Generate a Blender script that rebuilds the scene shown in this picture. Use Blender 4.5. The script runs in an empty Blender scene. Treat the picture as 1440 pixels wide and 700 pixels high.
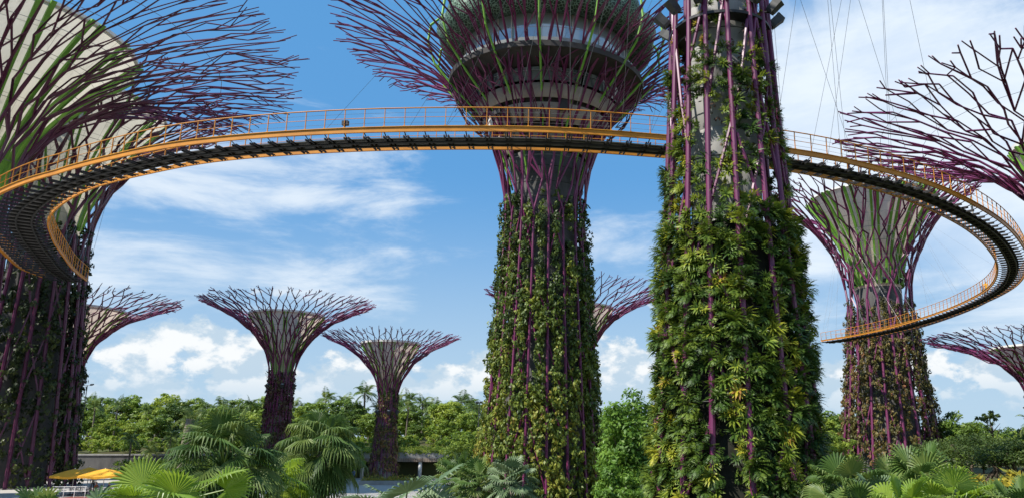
import bpy, math
import numpy as np
from mathutils import Vector, Matrix

S = bpy.context.scene
R = math.radians
rng = np.random.default_rng(11)

# ------------------------------------------------------------------ camera
FPX, PX, PY, PITCH, CAMH = 1112.0, 840.0, 350.0, R(13.9), 4.7
cam_d = bpy.data.cameras.new("camera")
cam = bpy.data.objects.new("camera", cam_d)
S.collection.objects.link(cam)
cam.location = (0, 0, CAMH)
cam.rotation_euler = (R(90) + PITCH, 0, 0)
cam_d.sensor_width = 36
cam_d.lens = 36 * FPX / 1440
cam_d.shift_x = -(PX - 720) / 1440
cam_d.clip_start = 0.1
cam_d.clip_end = 6000
S.camera = cam

# ------------------------------------------------------------------ sun, sky, exposure
SUN_EL = R(50)
SUN_AZ = R(-121)                      # clockwise from +Y: behind the camera's left shoulder
to_sun = Vector((math.sin(SUN_AZ) * math.cos(SUN_EL), math.cos(SUN_AZ) * math.cos(SUN_EL), math.sin(SUN_EL)))
sl = bpy.data.lights.new("sun", 'SUN')
sl.energy = 4.4
sl.angle = R(0.5)
sl.color = (1.0, 0.95, 0.87)
so = bpy.data.objects.new("sun", sl)
so.rotation_euler = (-to_sun).to_track_quat('-Z', 'Y').to_euler()
so.location = (-60, -60, 120)
S.collection.objects.link(so)

S.view_settings.view_transform = 'Standard'
S.view_settings.look = 'None'
S.view_settings.gamma = 1
S.view_settings.exposure = 0.70


class NT:
    """small helper that wires shader nodes"""
    def __init__(s, tree):
        s.t = tree

    def n(s, typ, **kw):
        nd = s.t.nodes.new(typ)
        for k, v in kw.items():
            setattr(nd, k, v)
        return nd

    def put(s, sock, v):
        if isinstance(v, bpy.types.NodeSocket):
            s.t.links.new(v, sock)
        else:
            sock.default_value = v

    def m(s, op, a, b=0.0, c=0.0, clamp=False):
        nd = s.n('ShaderNodeMath', operation=op, use_clamp=clamp)
        s.put(nd.inputs[0], a)
        s.put(nd.inputs[1], b)
        s.put(nd.inputs[2], c)
        return nd.outputs[0]

    def ss(s, x, lo, hi):
        nd = s.n('ShaderNodeMapRange', interpolation_type='SMOOTHSTEP')
        s.put(nd.inputs[0], x)
        nd.inputs[1].default_value = lo
        nd.inputs[2].default_value = hi
        nd.inputs[3].default_value = 0
        nd.inputs[4].default_value = 1
        return nd.outputs[0]

    def vec(s, x, y, z=0.0):
        nd = s.n('ShaderNodeCombineXYZ')
        for i, v in enumerate((x, y, z)):
            s.put(nd.inputs[i], v)
        return nd.outputs[0]

    def noise(s, vec, scale, detail=6, rough=0.55, dist=0.0, lac=2.0):
        nd = s.n('ShaderNodeTexNoise')
        if vec is not None:
            s.put(nd.inputs['Vector'], vec)
        nd.inputs['Scale'].default_value = scale
        nd.inputs['Detail'].default_value = detail
        nd.inputs['Roughness'].default_value = rough
        nd.inputs['Distortion'].default_value = dist
        nd.inputs['Lacunarity'].default_value = lac
        return nd.outputs['Fac']

    def mix(s, fac, a, b):
        nd = s.n('ShaderNodeMix', data_type='RGBA')
        s.put(nd.inputs['Factor'], fac)
        s.put(nd.inputs[6], a)
        s.put(nd.inputs[7], b)
        return nd.outputs[2]

    def ramp(s, fac, stops):
        nd = s.n('ShaderNodeValToRGB')
        s.put(nd.inputs[0], fac)
        e = nd.color_ramp.elements
        while len(e) < len(stops):
            e.new(0.5)
        for el, (p, c) in zip(e, stops):
            el.position = p
            el.color = (*c, 1)
        return nd.outputs[0]


W = bpy.data.worlds.new("World")
S.world = W
W.use_nodes = True
W.node_tree.nodes.clear()
k = NT(W.node_tree)
sky = k.n('ShaderNodeTexSky', sky_type='NISHITA')
sky.sun_disc = False
sky.sun_elevation = SUN_EL
sky.sun_rotation = SUN_AZ % (2 * math.pi)
sky.air_density = 1.0
sky.dust_density = 0.6
sky.ozone_density = 2.5
tc = k.n('ShaderNodeTexCoord')
sp = k.n('ShaderNodeSeparateXYZ')
k.put(sp.inputs[0], tc.outputs['Generated'])
az = k.m('MULTIPLY', k.m('ARCTAN2', sp.outputs[0], sp.outputs[1]), 57.2958)
el = k.m('MULTIPLY', k.m('ARCSINE', sp.outputs[2]), 57.2958)
# deeper blue high up, pale near the horizon
skyc = k.mix(0.72, sky.outputs[0], (0.66, 2.65, 5.6, 1))


def between(x, a, b, c, d):
    return k.m('MULTIPLY', k.ss(x, a, b), k.m('SUBTRACT', 1.0, k.ss(x, c, d)))


pale = k.m('MULTIPLY', k.m('SUBTRACT', 1.0, k.ss(el, 0.0, 20)), 0.85)
skyc = k.mix(pale, skyc, (3.7, 4.9, 5.9, 1))
# thin streaks (cirrus)
v1 = k.vec(k.m('ADD', k.m('MULTIPLY', az, 0.026), k.m('MULTIPLY', el, 0.03)), k.m('ADD', k.m('MULTIPLY', el, 0.10), k.m('MULTIPLY', az, -0.010)), 3.0)
n1 = k.noise(v1, 2.6, 12, 0.62, 0.35)
mL = k.m('MULTIPLY', between(az, -44, -32, -16, -8), between(el, 5, 9, 17, 23))
mM = k.m('MULTIPLY', between(az, -4, 0, 4, 9), between(el, 8, 12, 15, 19))
mR = k.m('MULTIPLY', k.ss(az, 10, 14), between(el, 4, 9, 45, 60))
lvl = k.m('ADD', k.m('ADD', k.m('MULTIPLY', mL, 0.20), k.m('MULTIPLY', mM, 0.12)), k.m('MULTIPLY', mR, 0.17))
cir = k.m('MULTIPLY', k.ss(k.m('ADD', n1, lvl), 0.57, 0.88), 0.85)
# the broad soft bank high on the right
v2 = k.vec(k.m('MULTIPLY', az, 0.05), k.m('MULTIPLY', el, 0.07), 7.0)
n2 = k.noise(v2, 1.3, 8, 0.55, 0.4)
dn2 = k.m('MULTIPLY', k.m('SUBTRACT', n2, 0.5), 22.0)
edge = k.m('ADD', k.m('ADD', el, dn2), k.m('MULTIPLY', k.m('SUBTRACT', az, 20.0), 0.10))
edgea = k.m('ADD', az, k.m('MULTIPLY', dn2, 0.35))
bank = k.m('MULTIPLY', k.ss(edgea, 9.5, 15.5), between(edge, 6, 17, 25.5, 32.5))
bank = k.m('MULTIPLY', bank, k.m('ADD', 0.55, k.m('MULTIPLY', n1, 0.75), clamp=True))
# heaped cumulus low down
def cumulus(daz, del_):
    v3 = k.vec(k.m('MULTIPLY', k.m('ADD', az, daz), 0.085), k.m('MULTIPLY', k.m('ADD', el, del_), 0.13), 12.4)
    a_ = k.noise(v3, 1.7, 3, 0.5, 0.2)
    b_ = k.noise(v3, 7.0, 8, 0.62, 0.1)
    return k.m('ADD', k.m('MULTIPLY', a_, 0.72), k.m('MULTIPLY', b_, 0.28))


n3 = cumulus(0, 0)
n3b = cumulus(0.55, -0.7)
band = k.m('MULTIPLY', k.m('SUBTRACT', 1.0, k.ss(el, 3.0, 10.0)), 0.17)
cum = k.ss(k.m('ADD', n3, band), 0.575, 0.625)
cum = k.m('MULTIPLY', cum, k.m('SUBTRACT', 1.0, k.ss(el, 9.0, 11.0)))
lit = k.ss(k.m('SUBTRACT', n3, n3b), -0.03, 0.055)
lowg = k.ss(el, 1.5, 5.5)
cumc = k.mix(k.m('MULTIPLY', lit, k.m('ADD', 0.35, k.m('MULTIPLY', lowg, 0.65))), (3.9, 4.9, 5.8, 1), (6.9, 7.05, 7.1, 1))
cumf = k.m('MULTIPLY', cum, k.m('ADD', 0.4, k.m('MULTIPLY', lowg, 0.55)))
col = k.mix(cir, skyc, (6.0, 6.6, 7.2, 1))
col = k.mix(bank, col, (5.9, 6.6, 7.4, 1))
col = k.mix(cumf, col, cumc)
bg = k.n('ShaderNodeBackground')
k.put(bg.inputs[0], col)
bg.inputs[1].default_value = 0.088
wo = k.n('ShaderNodeOutputWorld')
k.put(wo.inputs[0], bg.outputs[0])


# ------------------------------------------------------------------ helpers
def at(x, y, Y):
    """a point at depth Y metres in front of the camera, seen at photo pixel x, y"""
    a, b = (x - PX) / FPX, (PY - y) / FPX
    r = (a, math.cos(PITCH) - b * math.sin(PITCH), math.sin(PITCH) + b * math.cos(PITCH))
    s = Y / r[1]
    return Vector((r[0] * s, Y, CAMH + r[2] * s))


def ground_x(x, Y, z=0.0):
    d = Y * math.cos(PITCH) + (z - CAMH) * math.sin(PITCH)
    return (x - PX) / FPX * d


def unit(a):
    a = np.asarray(a, float)
    return a / np.maximum(np.linalg.norm(a, axis=-1, keepdims=True), 1e-9)


class MB:
    """collects vertices, quads and triangles; builds ONE mesh object"""
    def __init__(s):
        s.v, s.q, s.t, s.a, s.n = [], [], [], [], 0

    def add(s, v, q=None, t=None, var=0.5):
        v = np.asarray(v, np.float64).reshape(-1, 3)
        if q is not None and len(q):
            s.q.append(np.asarray(q, np.int64) + s.n)
        if t is not None and len(t):
            s.t.append(np.asarray(t, np.int64) + s.n)
        s.v.append(v)
        s.a.append(np.broadcast_to(np.asarray(var, np.float32), (len(v),)).copy())
        s.n += len(v)

    def mesh(s, name, smooth=False):
        me = bpy.data.meshes.new(name)
        v = np.concatenate(s.v) if s.v else np.zeros((0, 3))
        q = np.concatenate(s.q) if s.q else np.zeros((0, 4), np.int64)
        t = np.concatenate(s.t) if s.t else np.zeros((0, 3), np.int64)
        me.vertices.add(len(v))
        me.vertices.foreach_set('co', v.astype(np.float32).ravel())
        me.loops.add(len(q) * 4 + len(t) * 3)
        me.loops.foreach_set('vertex_index', np.concatenate([q.ravel(), t.ravel()]).astype(np.int32))
        me.polygons.add(len(q) + len(t))
        st = np.concatenate([np.arange(len(q)) * 4, len(q) * 4 + np.arange(len(t)) * 3]).astype(np.int32)
        me.polygons.foreach_set('loop_start', st)
        me.polygons.foreach_set('use_smooth', np.full(len(q) + len(t), smooth))
        at_ = me.attributes.new('var', 'FLOAT', 'POINT')
        at_.data.foreach_set('value', np.concatenate(s.a) if s.a else np.zeros(0, np.float32))
        me.update(calc_edges=True)
        me.validate()
        return me

    def build(s, name, mat, parent=None, smooth=False, loc=None):
        me = s.mesh(name, smooth)
        me.materials.append(mat)
        o = bpy.data.objects.new(name, me)
        S.collection.objects.link(o)
        if parent is not None:
            o.parent = parent
        if loc is not None:
            o.location = loc
        return o

    # ---- shapes
    def tube(s, pts, rad, sides=6, cap=True, var=0.5):
        p = np.asarray(pts, float)
        n = len(p)
        rad = np.broadcast_to(np.asarray(rad, float), (n,))
        d = np.gradient(p, axis=0)
        d = unit(d)
        ref = np.array([0, 0, 1.0]) if abs(d[0][2]) < 0.9 else np.array([1.0, 0, 0])
        u = unit(np.cross(d[0], ref))
        us = []
        for i in range(n):
            u = unit(u - d[i] * np.dot(u, d[i]))
            us.append(u)
        us = np.array(us)
        w = np.cross(d, us)
        a = np.linspace(0, 2 * math.pi, sides, endpoint=False)
        ring = p[:, None, :] + rad[:, None, None] * (np.cos(a)[None, :, None] * us[:, None, :] + np.sin(a)[None, :, None] * w[:, None, :])
        i = np.arange(n - 1)[:, None] * sides
        j = np.arange(sides)[None, :]
        j2 = (j + 1) % sides
        q = np.stack([i + j, i + j2, i + sides + j2, i + sides + j], -1).reshape(-1, 4)
        t = []
        if cap:
            c = np.arange(1, sides - 1)
            t = np.concatenate([np.stack([c * 0, c + 1, c], -1), (n - 1) * sides + np.stack([c * 0, c, c + 1], -1)])
        s.add(ring.reshape(-1, 3), q, t, var)

    def bar(s, a, b, r0, r1=None, sides=5, var=0.5):
        s.tube([a, b], [r0, r0 if r1 is None else r1], sides, True, var)

    def box(s, c, size, rot=None, var=0.5):
        h = np.array(size, float) / 2
        v = np.array([[x, y, z] for x in (-1, 1) for y in (-1, 1) for z in (-1, 1)], float) * h
        if rot is not None:
            v = v @ np.array(rot.to_3x3() if hasattr(rot, 'to_3x3') else rot).T
        v = v + np.array(c, float)
        q = [[0, 1, 3, 2], [4, 6, 7, 5], [0, 4, 5, 1], [2, 3, 7, 6], [0, 2, 6, 4], [1, 5, 7, 3]]
        s.add(v, q, None, var)

    def lathe(s, prof, sides=32, a0=0.0, a1=2 * math.pi, var=0.5, c=(0, 0)):
        prof = np.asarray(prof, float)
        full = abs(a1 - a0 - 2 * math.pi) < 1e-6
        m = sides if full else sides + 1
        a = np.linspace(a0, a1, m, endpoint=not full)
        v = np.stack([prof[:, None, 0] * np.cos(a)[None] + c[0], prof[:, None, 0] * np.sin(a)[None] + c[1], np.repeat(prof[:, 1:2], m, 1)], -1)
        n = len(prof)
        i = np.arange(n - 1)[:, None] * m
        j = np.arange(m if full else m - 1)[None]
        j2 = (j + 1) % m
        q = np.stack([i + j, i + j2, i + m + j2, i + m + j], -1).reshape(-1, 4)
        s.add(v.reshape(-1, 3), q, None, var)

    def leaves(s, p, nrm, ln, wd, var, tdir=None, bend=0.0):
        """rhombic leaves at p, facing nrm"""
        p = np.asarray(p, float)
        N = len(p)
        if N == 0:
            return
        nrm = unit(nrm)
        r = rng.normal(size=(N, 3)) if tdir is None else np.asarray(tdir, float)
        t = unit(r - nrm * np.sum(r * nrm, 1, keepdims=True))
        b = np.cross(nrm, t)
        ln = np.broadcast_to(np.asarray(ln, float), (N,))[:, None]
        wd = np.broadcast_to(np.asarray(wd, float), (N,))[:, None]
        base = p - t * ln * 0.5
        tip = p + t * ln * 0.5 - nrm * ln * bend
        l = p + b * wd * 0.5 - nrm * ln * 0.06
        rr = p - b * wd * 0.5 - nrm * ln * 0.06
        v = np.stack([base, l, tip, rr], 1).reshape(-1, 3)
        q = np.arange(N * 4).reshape(-1, 4)
        s.add(v, q, None, np.repeat(np.broadcast_to(np.asarray(var, float), (N,)), 4))


def empty(name, loc=(0, 0, 0), rz=0.0):
    o = bpy.data.objects.new(name, None)
    o.empty_display_size = 0.3
    S.collection.objects.link(o)
    o.location = loc
    o.rotation_euler = (0, 0, rz)
    return o


def tag(o, label=None, cat=None, group=None, kind=None):
    for key, v in (('label', label), ('category', cat), ('group', group), ('kind', kind)):
        if v:
            o[key] = v
    return o


def copy_tree(o, parent=None):
    c = o.copy()
    S.collection.objects.link(c)
    if parent is not None:
        c.parent = parent
    for ch in [x for x in kids.get(o.name, [])]:
        copy_tree(ch, c)
    return c


kids = {}


def own(parent, ch):
    kids.setdefault(parent.name, []).append(ch)
    return ch


# ------------------------------------------------------------------ materials
MATS = {}


def newmat(name):
    m = bpy.data.materials.new(name)
    m.use_nodes = True
    m.node_tree.nodes.clear()
    MATS[name] = m
    t = NT(m.node_tree)
    out = t.n('ShaderNodeOutputMaterial')
    return m, t, out


def solid(name, c1, c2=None, scale=3.0, rough=0.6, metal=0.0, spec=0.4, bump=0.0, stretch=(1, 1, 1)):
    m, t, out = newmat(name)
    p = t.n('ShaderNodeBsdfPrincipled')
    p.inputs['Roughness'].default_value = rough
    p.inputs['Metallic'].default_value = metal
    p.inputs['Specular IOR Level'].default_value = spec
    if c2 is None:
        c2 = tuple(x * 0.75 for x in c1)
    co = t.n('ShaderNodeTexCoord')
    mp = t.n('ShaderNodeMapping')
    mp.inputs['Scale'].default_value = stretch
    t.put(mp.inputs[0], co.outputs['Object'])
    nz = t.noise(mp.outputs[0], scale, 6, 0.6)
    t.put(p.inputs['Base Color'], t.ramp(nz, [(0.3, c2), (0.68, c1)]))
    if bump:
        b = t.n('ShaderNodeBump')
        b.inputs['Strength'].default_value = bump
        b.inputs['Distance'].default_value = 0.05
        t.put(b.inputs['Height'], nz)
        t.put(p.inputs['Normal'], b.outputs[0])
    t.put(out.inputs[0], p.outputs[0])
    return m


def leafmat(name, stops, transl=0.3, rough=0.5, spec=0.35, objvar=0.0):
    """leaf colour runs along `stops` by the per-leaf value"""
    m, t, out = newmat(name)
    a = t.n('ShaderNodeAttribute', attribute_name='var')
    f = a.outputs['Fac']
    if objvar:
        oi = t.n('ShaderNodeObjectInfo')
        f = t.m('ADD', f, t.m('MULTIPLY', t.m('SUBTRACT', oi.outputs['Random'], 0.5), objvar), clamp=True)
    c = t.ramp(f, stops)
    p = t.n('ShaderNodeBsdfPrincipled')
    p.inputs['Roughness'].default_value = rough
    p.inputs['Specular IOR Level'].default_value = spec
    t.put(p.inputs['Base Color'], c)
    tr = t.n('ShaderNodeBsdfTranslucent')
    hs_ = t.n('ShaderNodeHueSaturation')
    hs_.inputs['Hue'].default_value = 0.485
    hs_.inputs['Value'].default_value = 1.5
    t.put(hs_.inputs['Color'], c)
    t.put(tr.inputs[0], hs_.outputs[0])
    mx = t.n('ShaderNodeMixShader')
    mx.inputs[0].default_value = transl
    t.put(mx.inputs[1], p.outputs[0])
    t.put(mx.inputs[2], tr.outputs[0])
    t.put(out.inputs[0], mx.outputs[0])
    return m


M_purple = solid('purple_steel', (0.155, 0.020, 0.085), (0.115, 0.015, 0.062), 0.7, 0.42, 0.0, 0.5)
M_purple_dark = solid('purple_steel_deep', (0.105, 0.018, 0.058), (0.075, 0.014, 0.042), 0.7, 0.42, 0.0, 0.5)  # darker purple for the two big left trees and the lattice basket
M_conc = solid('concrete', (0.36, 0.35, 0.33), (0.25, 0.245, 0.235), 1.2, 0.85, 0, 0.2, 0.15, (1, 1, 0.35))
M_concd = solid('dark_concrete', (0.13, 0.125, 0.12), (0.07, 0.068, 0.066), 1.0, 0.85, 0, 0.2, 0.15, (1, 1, 0.3))
M_cream = solid('cream_membrane', (0.67, 0.63, 0.53), (0.56, 0.53, 0.44), 0.35, 0.7, 0, 0.25, 0, (1, 1, 0.3))
M_tan = solid('tan_membrane', (0.70, 0.58, 0.49), (0.60, 0.49, 0.41), 0.35, 0.7, 0, 0.25, 0, (1, 1, 0.3))


def translucent(m, amt):
    t = NT(m.node_tree)
    out = [n for n in m.node_tree.nodes if n.type == 'OUTPUT_MATERIAL'][0]
    p = [n for n in m.node_tree.nodes if n.type == 'BSDF_PRINCIPLED'][0]
    tr = t.n('ShaderNodeBsdfTranslucent')
    t.put(tr.inputs[0], p.inputs['Base Color'].links[0].from_socket)
    mx = t.n('ShaderNodeMixShader')
    mx.inputs[0].default_value = amt
    t.put(mx.inputs[1], p.outputs[0])
    t.put(mx.inputs[2], tr.outputs[0])
    t.put(out.inputs[0], mx.outputs[0])




def seams(m, step):
    """panel joints: thin darker lines every `step` metres of height"""
    t = NT(m.node_tree)
    p = [n for n in m.node_tree.nodes if n.type == 'BSDF_PRINCIPLED'][0]
    src = p.inputs['Base Color'].links[0].from_socket
    co = t.n('ShaderNodeTexCoord')
    sp_ = t.n('ShaderNodeSeparateXYZ')
    t.put(sp_.inputs[0], co.outputs['Object'])
    fr = t.m('FRACT', t.m('DIVIDE', sp_.outputs[2], step))
    ang = t.m('FRACT', t.m('MULTIPLY', t.m('ARCTAN2', sp_.outputs[1], sp_.outputs[0]), 28 / 6.28318))
    ln = t.m('MAXIMUM', t.m('LESS_THAN', fr, .035), t.m('LESS_THAN', ang, .03))
    st = t.n('ShaderNodeMapping')
    st.inputs['Scale'].default_value = (1.6, 1.6, .12)
    t.put(st.inputs[0], co.outputs['Object'])
    streak = t.ss(t.noise(st.outputs[0], 1.0, 5, .6), .52, .75)
    c = t.mix(t.m('MULTIPLY', streak, .30), src, (.22, .20, .165, 1))
    c = t.mix(t.m('MULTIPLY', ln, .45), c, (.16, .15, .13, 1))
    t.put(p.inputs['Base Color'], c)


seams(M_cream, 1.9)
seams(M_tan, 1.5)
translucent(M_cream, .42)
translucent(M_tan, .42)
M_white = solid('white_paint', (0.78, 0.77, 0.74), (0.70, 0.69, 0.66), 2, 0.5)
M_fin = solid('green_fin_paint', (0.19, 0.42, 0.055), (0.14, 0.33, 0.04), 1.0, 0.5)
M_orange = solid('orange_paint', (0.66, 0.265, 0.022), (0.48, 0.18, 0.018), 0.9, 0.5)
M_yellow = solid('yellow_paint', (0.70, 0.33, 0.025), (0.54, 0.24, 0.022), 0.9, 0.5)
M_dsteel = solid('dark_steel', (0.028, 0.026, 0.03), (0.018, 0.017, 0.02), 2, 0.55)
M_deckp = solid('deck_underside', (0.11, 0.108, 0.11), (0.05, 0.05, 0.052), 1.5, 0.6)
M_cable = solid('cable_steel', (0.24, 0.24, 0.25), None, 3, 0.4, 0.3)
M_felt = solid('dark_felt', (0.035, 0.035, 0.026), (0.02, 0.02, 0.016), 3, 0.95, 0, 0.1)
M_lamp = solid('lamp_housing', (0.06, 0.062, 0.06), (0.035, 0.036, 0.035), 4, 0.5)
M_lampglass = solid('lamp_lens', (0.35, 0.36, 0.36), None, 4, 0.15, 0, 0.6)
M_bowl = solid('bowl_panel', (0.34, 0.265, 0.205), (0.22, 0.17, 0.135), 0.5, 0.7)
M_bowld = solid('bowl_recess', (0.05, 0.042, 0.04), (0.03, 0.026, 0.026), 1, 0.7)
M_bark = solid('bark', (0.16, 0.12, 0.09), (0.08, 0.06, 0.045), 5, 0.9, 0, 0.2, 0.4, (1, 1, 0.3))
M_palmbark = solid('palm_bark', (0.22, 0.185, 0.145), (0.11, 0.09, 0.07), 6, 0.9, 0, 0.2, 0.5, (0.5, 0.5, 3))
M_pave = solid('paving', (0.46, 0.43, 0.39), (0.36, 0.335, 0.30), 0.6, 0.85, 0, 0.2, 0.1)
M_soil = solid('ground_soil', (0.085, 0.10, 0.035), (0.055, 0.045, 0.025), 0.25, 0.95, 0, 0.1, 0.3)
M_canvas = solid('yellow_canvas', (0.80, 0.40, 0.03), (0.72, 0.34, 0.025), 1.5, 0.8)
M_red = solid('red_paving', (0.28, 0.09, 0.06), (0.2, 0.06, 0.045), 2, 0.85)
M_wood = solid('timber', (0.16, 0.09, 0.05), (0.10, 0.055, 0.03), 4, 0.7)
M_skin = solid('skin', (0.45, 0.28, 0.20), None, 3, 0.6)


def glassmat():
    m, t, out = newmat('window_glass')
    p = t.n('ShaderNodeBsdfPrincipled')
    p.inputs['Base Color'].default_value = (0.42, 0.50, 0.56, 1)
    p.inputs['Roughness'].default_value = 0.06
    p.inputs['Metallic'].default_value = 0.35
    p.inputs['Specular IOR Level'].default_value = 0.8
    t.put(out.inputs[0], p.outputs[0])
    return m


M_glass = glassmat()
M_glassd = solid('dark_glass', (0.10, 0.115, 0.12), (0.045, 0.05, 0.055), 1.8, 0.12, 0, 0.7)
M_baluster = solid('frosted_glass', (0.30, 0.32, 0.32), (0.20, 0.22, 0.22), 2.5, 0.25, 0, 0.6)


def screenmat():
    """perforated green-grey sunshade: a fine irregular voronoi filigree"""
    m, t, out = newmat('filigree_screen')
    co = t.n('ShaderNodeTexCoord')
    vo = t.n('ShaderNodeTexVoronoi', feature='DISTANCE_TO_EDGE')
    vo.inputs['Scale'].default_value = 3.2
    t.put(vo.inputs['Vector'], co.outputs['Object'])
    f = t.ss(vo.outputs['Distance'], 0.05, 0.09)
    p = t.n('ShaderNodeBsdfPrincipled')
    p.inputs['Roughness'].default_value = 0.6
    t.put(p.inputs['Base Color'], t.mix(f, (0.17, 0.28, 0.20, 1), (0.012, 0.035, 0.016, 1)))
    t.put(out.inputs[0], p.outputs[0])
    return m


M_screen = screenmat()

G = lambda *c: c
L_brom = leafmat('bromeliad_leaves', [(0.0, (0.016, 0.038, 0.010)), (0.30, (0.055, 0.11, 0.016)), (0.55, (0.15, 0.215, 0.024)), (0.80, (0.31, 0.33, 0.03)), (0.96, (0.42, 0.36, 0.03)), (1.0, (0.28, 0.14, 0.035))], 0.22)
L_vine = leafmat('vine_leaves', [(0.0, (0.022, 0.042, 0.012)), (0.3, (0.060, 0.10, 0.018)), (0.6, (0.15, 0.20, 0.026)), (0.85, (0.27, 0.27, 0.035)), (1.0, (0.29, 0.19, 0.04))], 0.2)
L_vineshade = leafmat('shaded_vine_leaves', [(0.0, (0.012, 0.022, 0.008)), (0.5, (0.030, 0.05, 0.012)), (1.0, (0.09, 0.11, 0.02))], 0.15)  # vine leaves darkened: shade of the canopy above put into their colour
L_vinered = leafmat('russet_vine_leaves', [(0.0, (0.030, 0.030, 0.012)), (0.3, (0.075, 0.075, 0.022)), (0.55, (0.15, 0.13, 0.032)), (0.8, (0.25, 0.155, 0.06)), (1.0, (0.30, 0.12, 0.06))], 0.2)
L_vineold = leafmat('dry_vine_leaves', [(0.0, (0.040, 0.022, 0.016)), (0.35, (0.085, 0.045, 0.032)), (0.6, (0.10, 0.085, 0.030)), (1.0, (0.13, 0.155, 0.04))], 0.15)
L_tree = leafmat('tree_leaves', [(0.0, (0.055, 0.10, 0.018)), (0.5, (0.14, 0.225, 0.028)), (1.0, (0.27, 0.34, 0.045))], 0.3, objvar=0.85)
L_lime = leafmat('lime_leaves', [(0.0, (0.09, 0.16, 0.02)), (0.5, (0.18, 0.28, 0.03)), (1.0, (0.32, 0.36, 0.045))], 0.35, objvar=0.5)
L_fig = leafmat('fig_leaves', [(0.0, (0.05, 0.11, 0.016)), (0.5, (0.11, 0.22, 0.028)), (1.0, (0.20, 0.32, 0.045))], 0.35)
L_palm = leafmat('palm_leaves', [(0.0, (0.04, 0.08, 0.018)), (0.5, (0.10, 0.165, 0.035)), (1.0, (0.22, 0.26, 0.06))], 0.25, 0.5, 0.3, objvar=0.4)
L_fan = leafmat('fan_palm_leaves', [(0.0, (0.035, 0.070, 0.016)), (0.5, (0.075, 0.14, 0.028)), (1.0, (0.18, 0.23, 0.055))], 0.28, 0.48, 0.32)
L_fanb = leafmat('bright_fan_leaves', [(0.0, (0.09, 0.165, 0.016)), (0.5, (0.17, 0.28, 0.022)), (1.0, (0.28, 0.37, 0.06))], 0.4, 0.38, 0.5)
L_glau = leafmat('glaucous_leaves', [(0.0, (0.055, 0.10, 0.04)), (0.5, (0.11, 0.17, 0.075)), (1.0, (0.21, 0.27, 0.14))], 0.15, 0.5, 0.4)
L_dead = leafmat('dead_fronds', [(0.0, (0.09, 0.065, 0.035)), (1.0, (0.22, 0.17, 0.10))], 0.15)
L_flat = leafmat('feathery_leaves', [(0.0, (0.038, 0.070, 0.014)), (0.5, (0.075, 0.12, 0.022)), (1.0, (0.13, 0.17, 0.035))], 0.3)
L_yel = leafmat('croton_leaves', [(0.0, (0.12, 0.16, 0.02)), (0.5, (0.30, 0.27, 0.03)), (1.0, (0.46, 0.36, 0.04))], 0.3)
L_cov = leafmat('groundcover_leaves', [(0.0, (0.018, 0.042, 0.012)), (0.5, (0.045, 0.085, 0.018)), (1.0, (0.10, 0.15, 0.03))], 0.2)

# ------------------------------------------------------------------ the ground
g = MB()
g.add([(-3000, -200, 0), (3000, -200, 0), (3000, 5000, 0), (-3000, 5000, 0)], [[0, 1, 2, 3]])
tag(g.build('ground', M_soil), kind='structure')
g = MB()
g.add([(-95, 40, 0.004), (-9, 40, 0.004), (-9, 121.6, 0.004), (-95, 121.6, 0.004)], [[0, 1, 2, 3]])
tag(g.build('plaza', M_pave), kind='structure')
# the planted terrace behind the plaza: a raised bank with an uneven top
TX = np.linspace(-170, 2, 44)
TY = np.array([123.2, 123.3, 128, 136, 145, 156, 168, 182, 200, 230, 260])
TZ = np.array([0.0, 3.3, 3.6, 4.2, 5.0, 5.6, 6.0, 6.0, 5.5, 3.0, 0.0])


def terrace_z(x, y):
    f = float(np.interp(y, TY, TZ))
    return f * float(np.interp(x, [-14, -4], [1, 0]))


g = MB()
vv = [(x, y, terrace_z(x, y) + (0.3 * math.sin(x * .21 + y * .13) if 126 < y < 250 else 0)) for y in TY for x in TX]
nx = len(TX)
qq = [[j * nx + i, j * nx + i + 1, (j + 1) * nx + i + 1, (j + 1) * nx + i] for j in range(len(TY) - 1) for i in range(nx - 1)]
g.add(vv, qq)
tag(g.build('terrain', M_soil, smooth=True), kind='structure')


# ------------------------------------------------------------------ supertrees
def bez(p, t):
    t = np.asarray(t, float)[..., None]
    p = [np.array(x, float) for x in p]
    return (1 - t) ** 3 * p[0] + 3 * (1 - t) ** 2 * t * p[1] + 3 * (1 - t) * t ** 2 * p[2] + t ** 3 * p[3]


class Shape:
    def __init__(s, Rb, Rw, zw, R_, zR, k1=0.55, k2=0.42, k3=0.14, pw=1.5):
        s.Rb, s.Rw, s.zw, s.R, s.zR, s.pw = Rb, Rw, zw, R_, zR, pw
        H = zR - zw
        s.P = [(Rw, zw), (Rw, zw + k1 * H), (Rw + k2 * (R_ - Rw), zR - k3 * H), (R_, zR)]
        s.end = unit(np.array(s.P[3]) - np.array(s.P[2]))
        s.span = np.linalg.norm(np.array(s.P[3]) - np.array(s.P[0]))

    def skin(s, z):
        z = np.asarray(z, float)
        return s.Rw + (s.Rb - s.Rw) * np.clip(1 - z / s.zw, 0, 1) ** s.pw

    def can(s, t):
        if t <= 1:
            return bez(s.P, t)
        return np.array(s.P[3]) + s.end * (t - 1) * s.span


def pol(r, a, z):
    return np.array([r * math.cos(a), r * math.sin(a), z])


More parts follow.
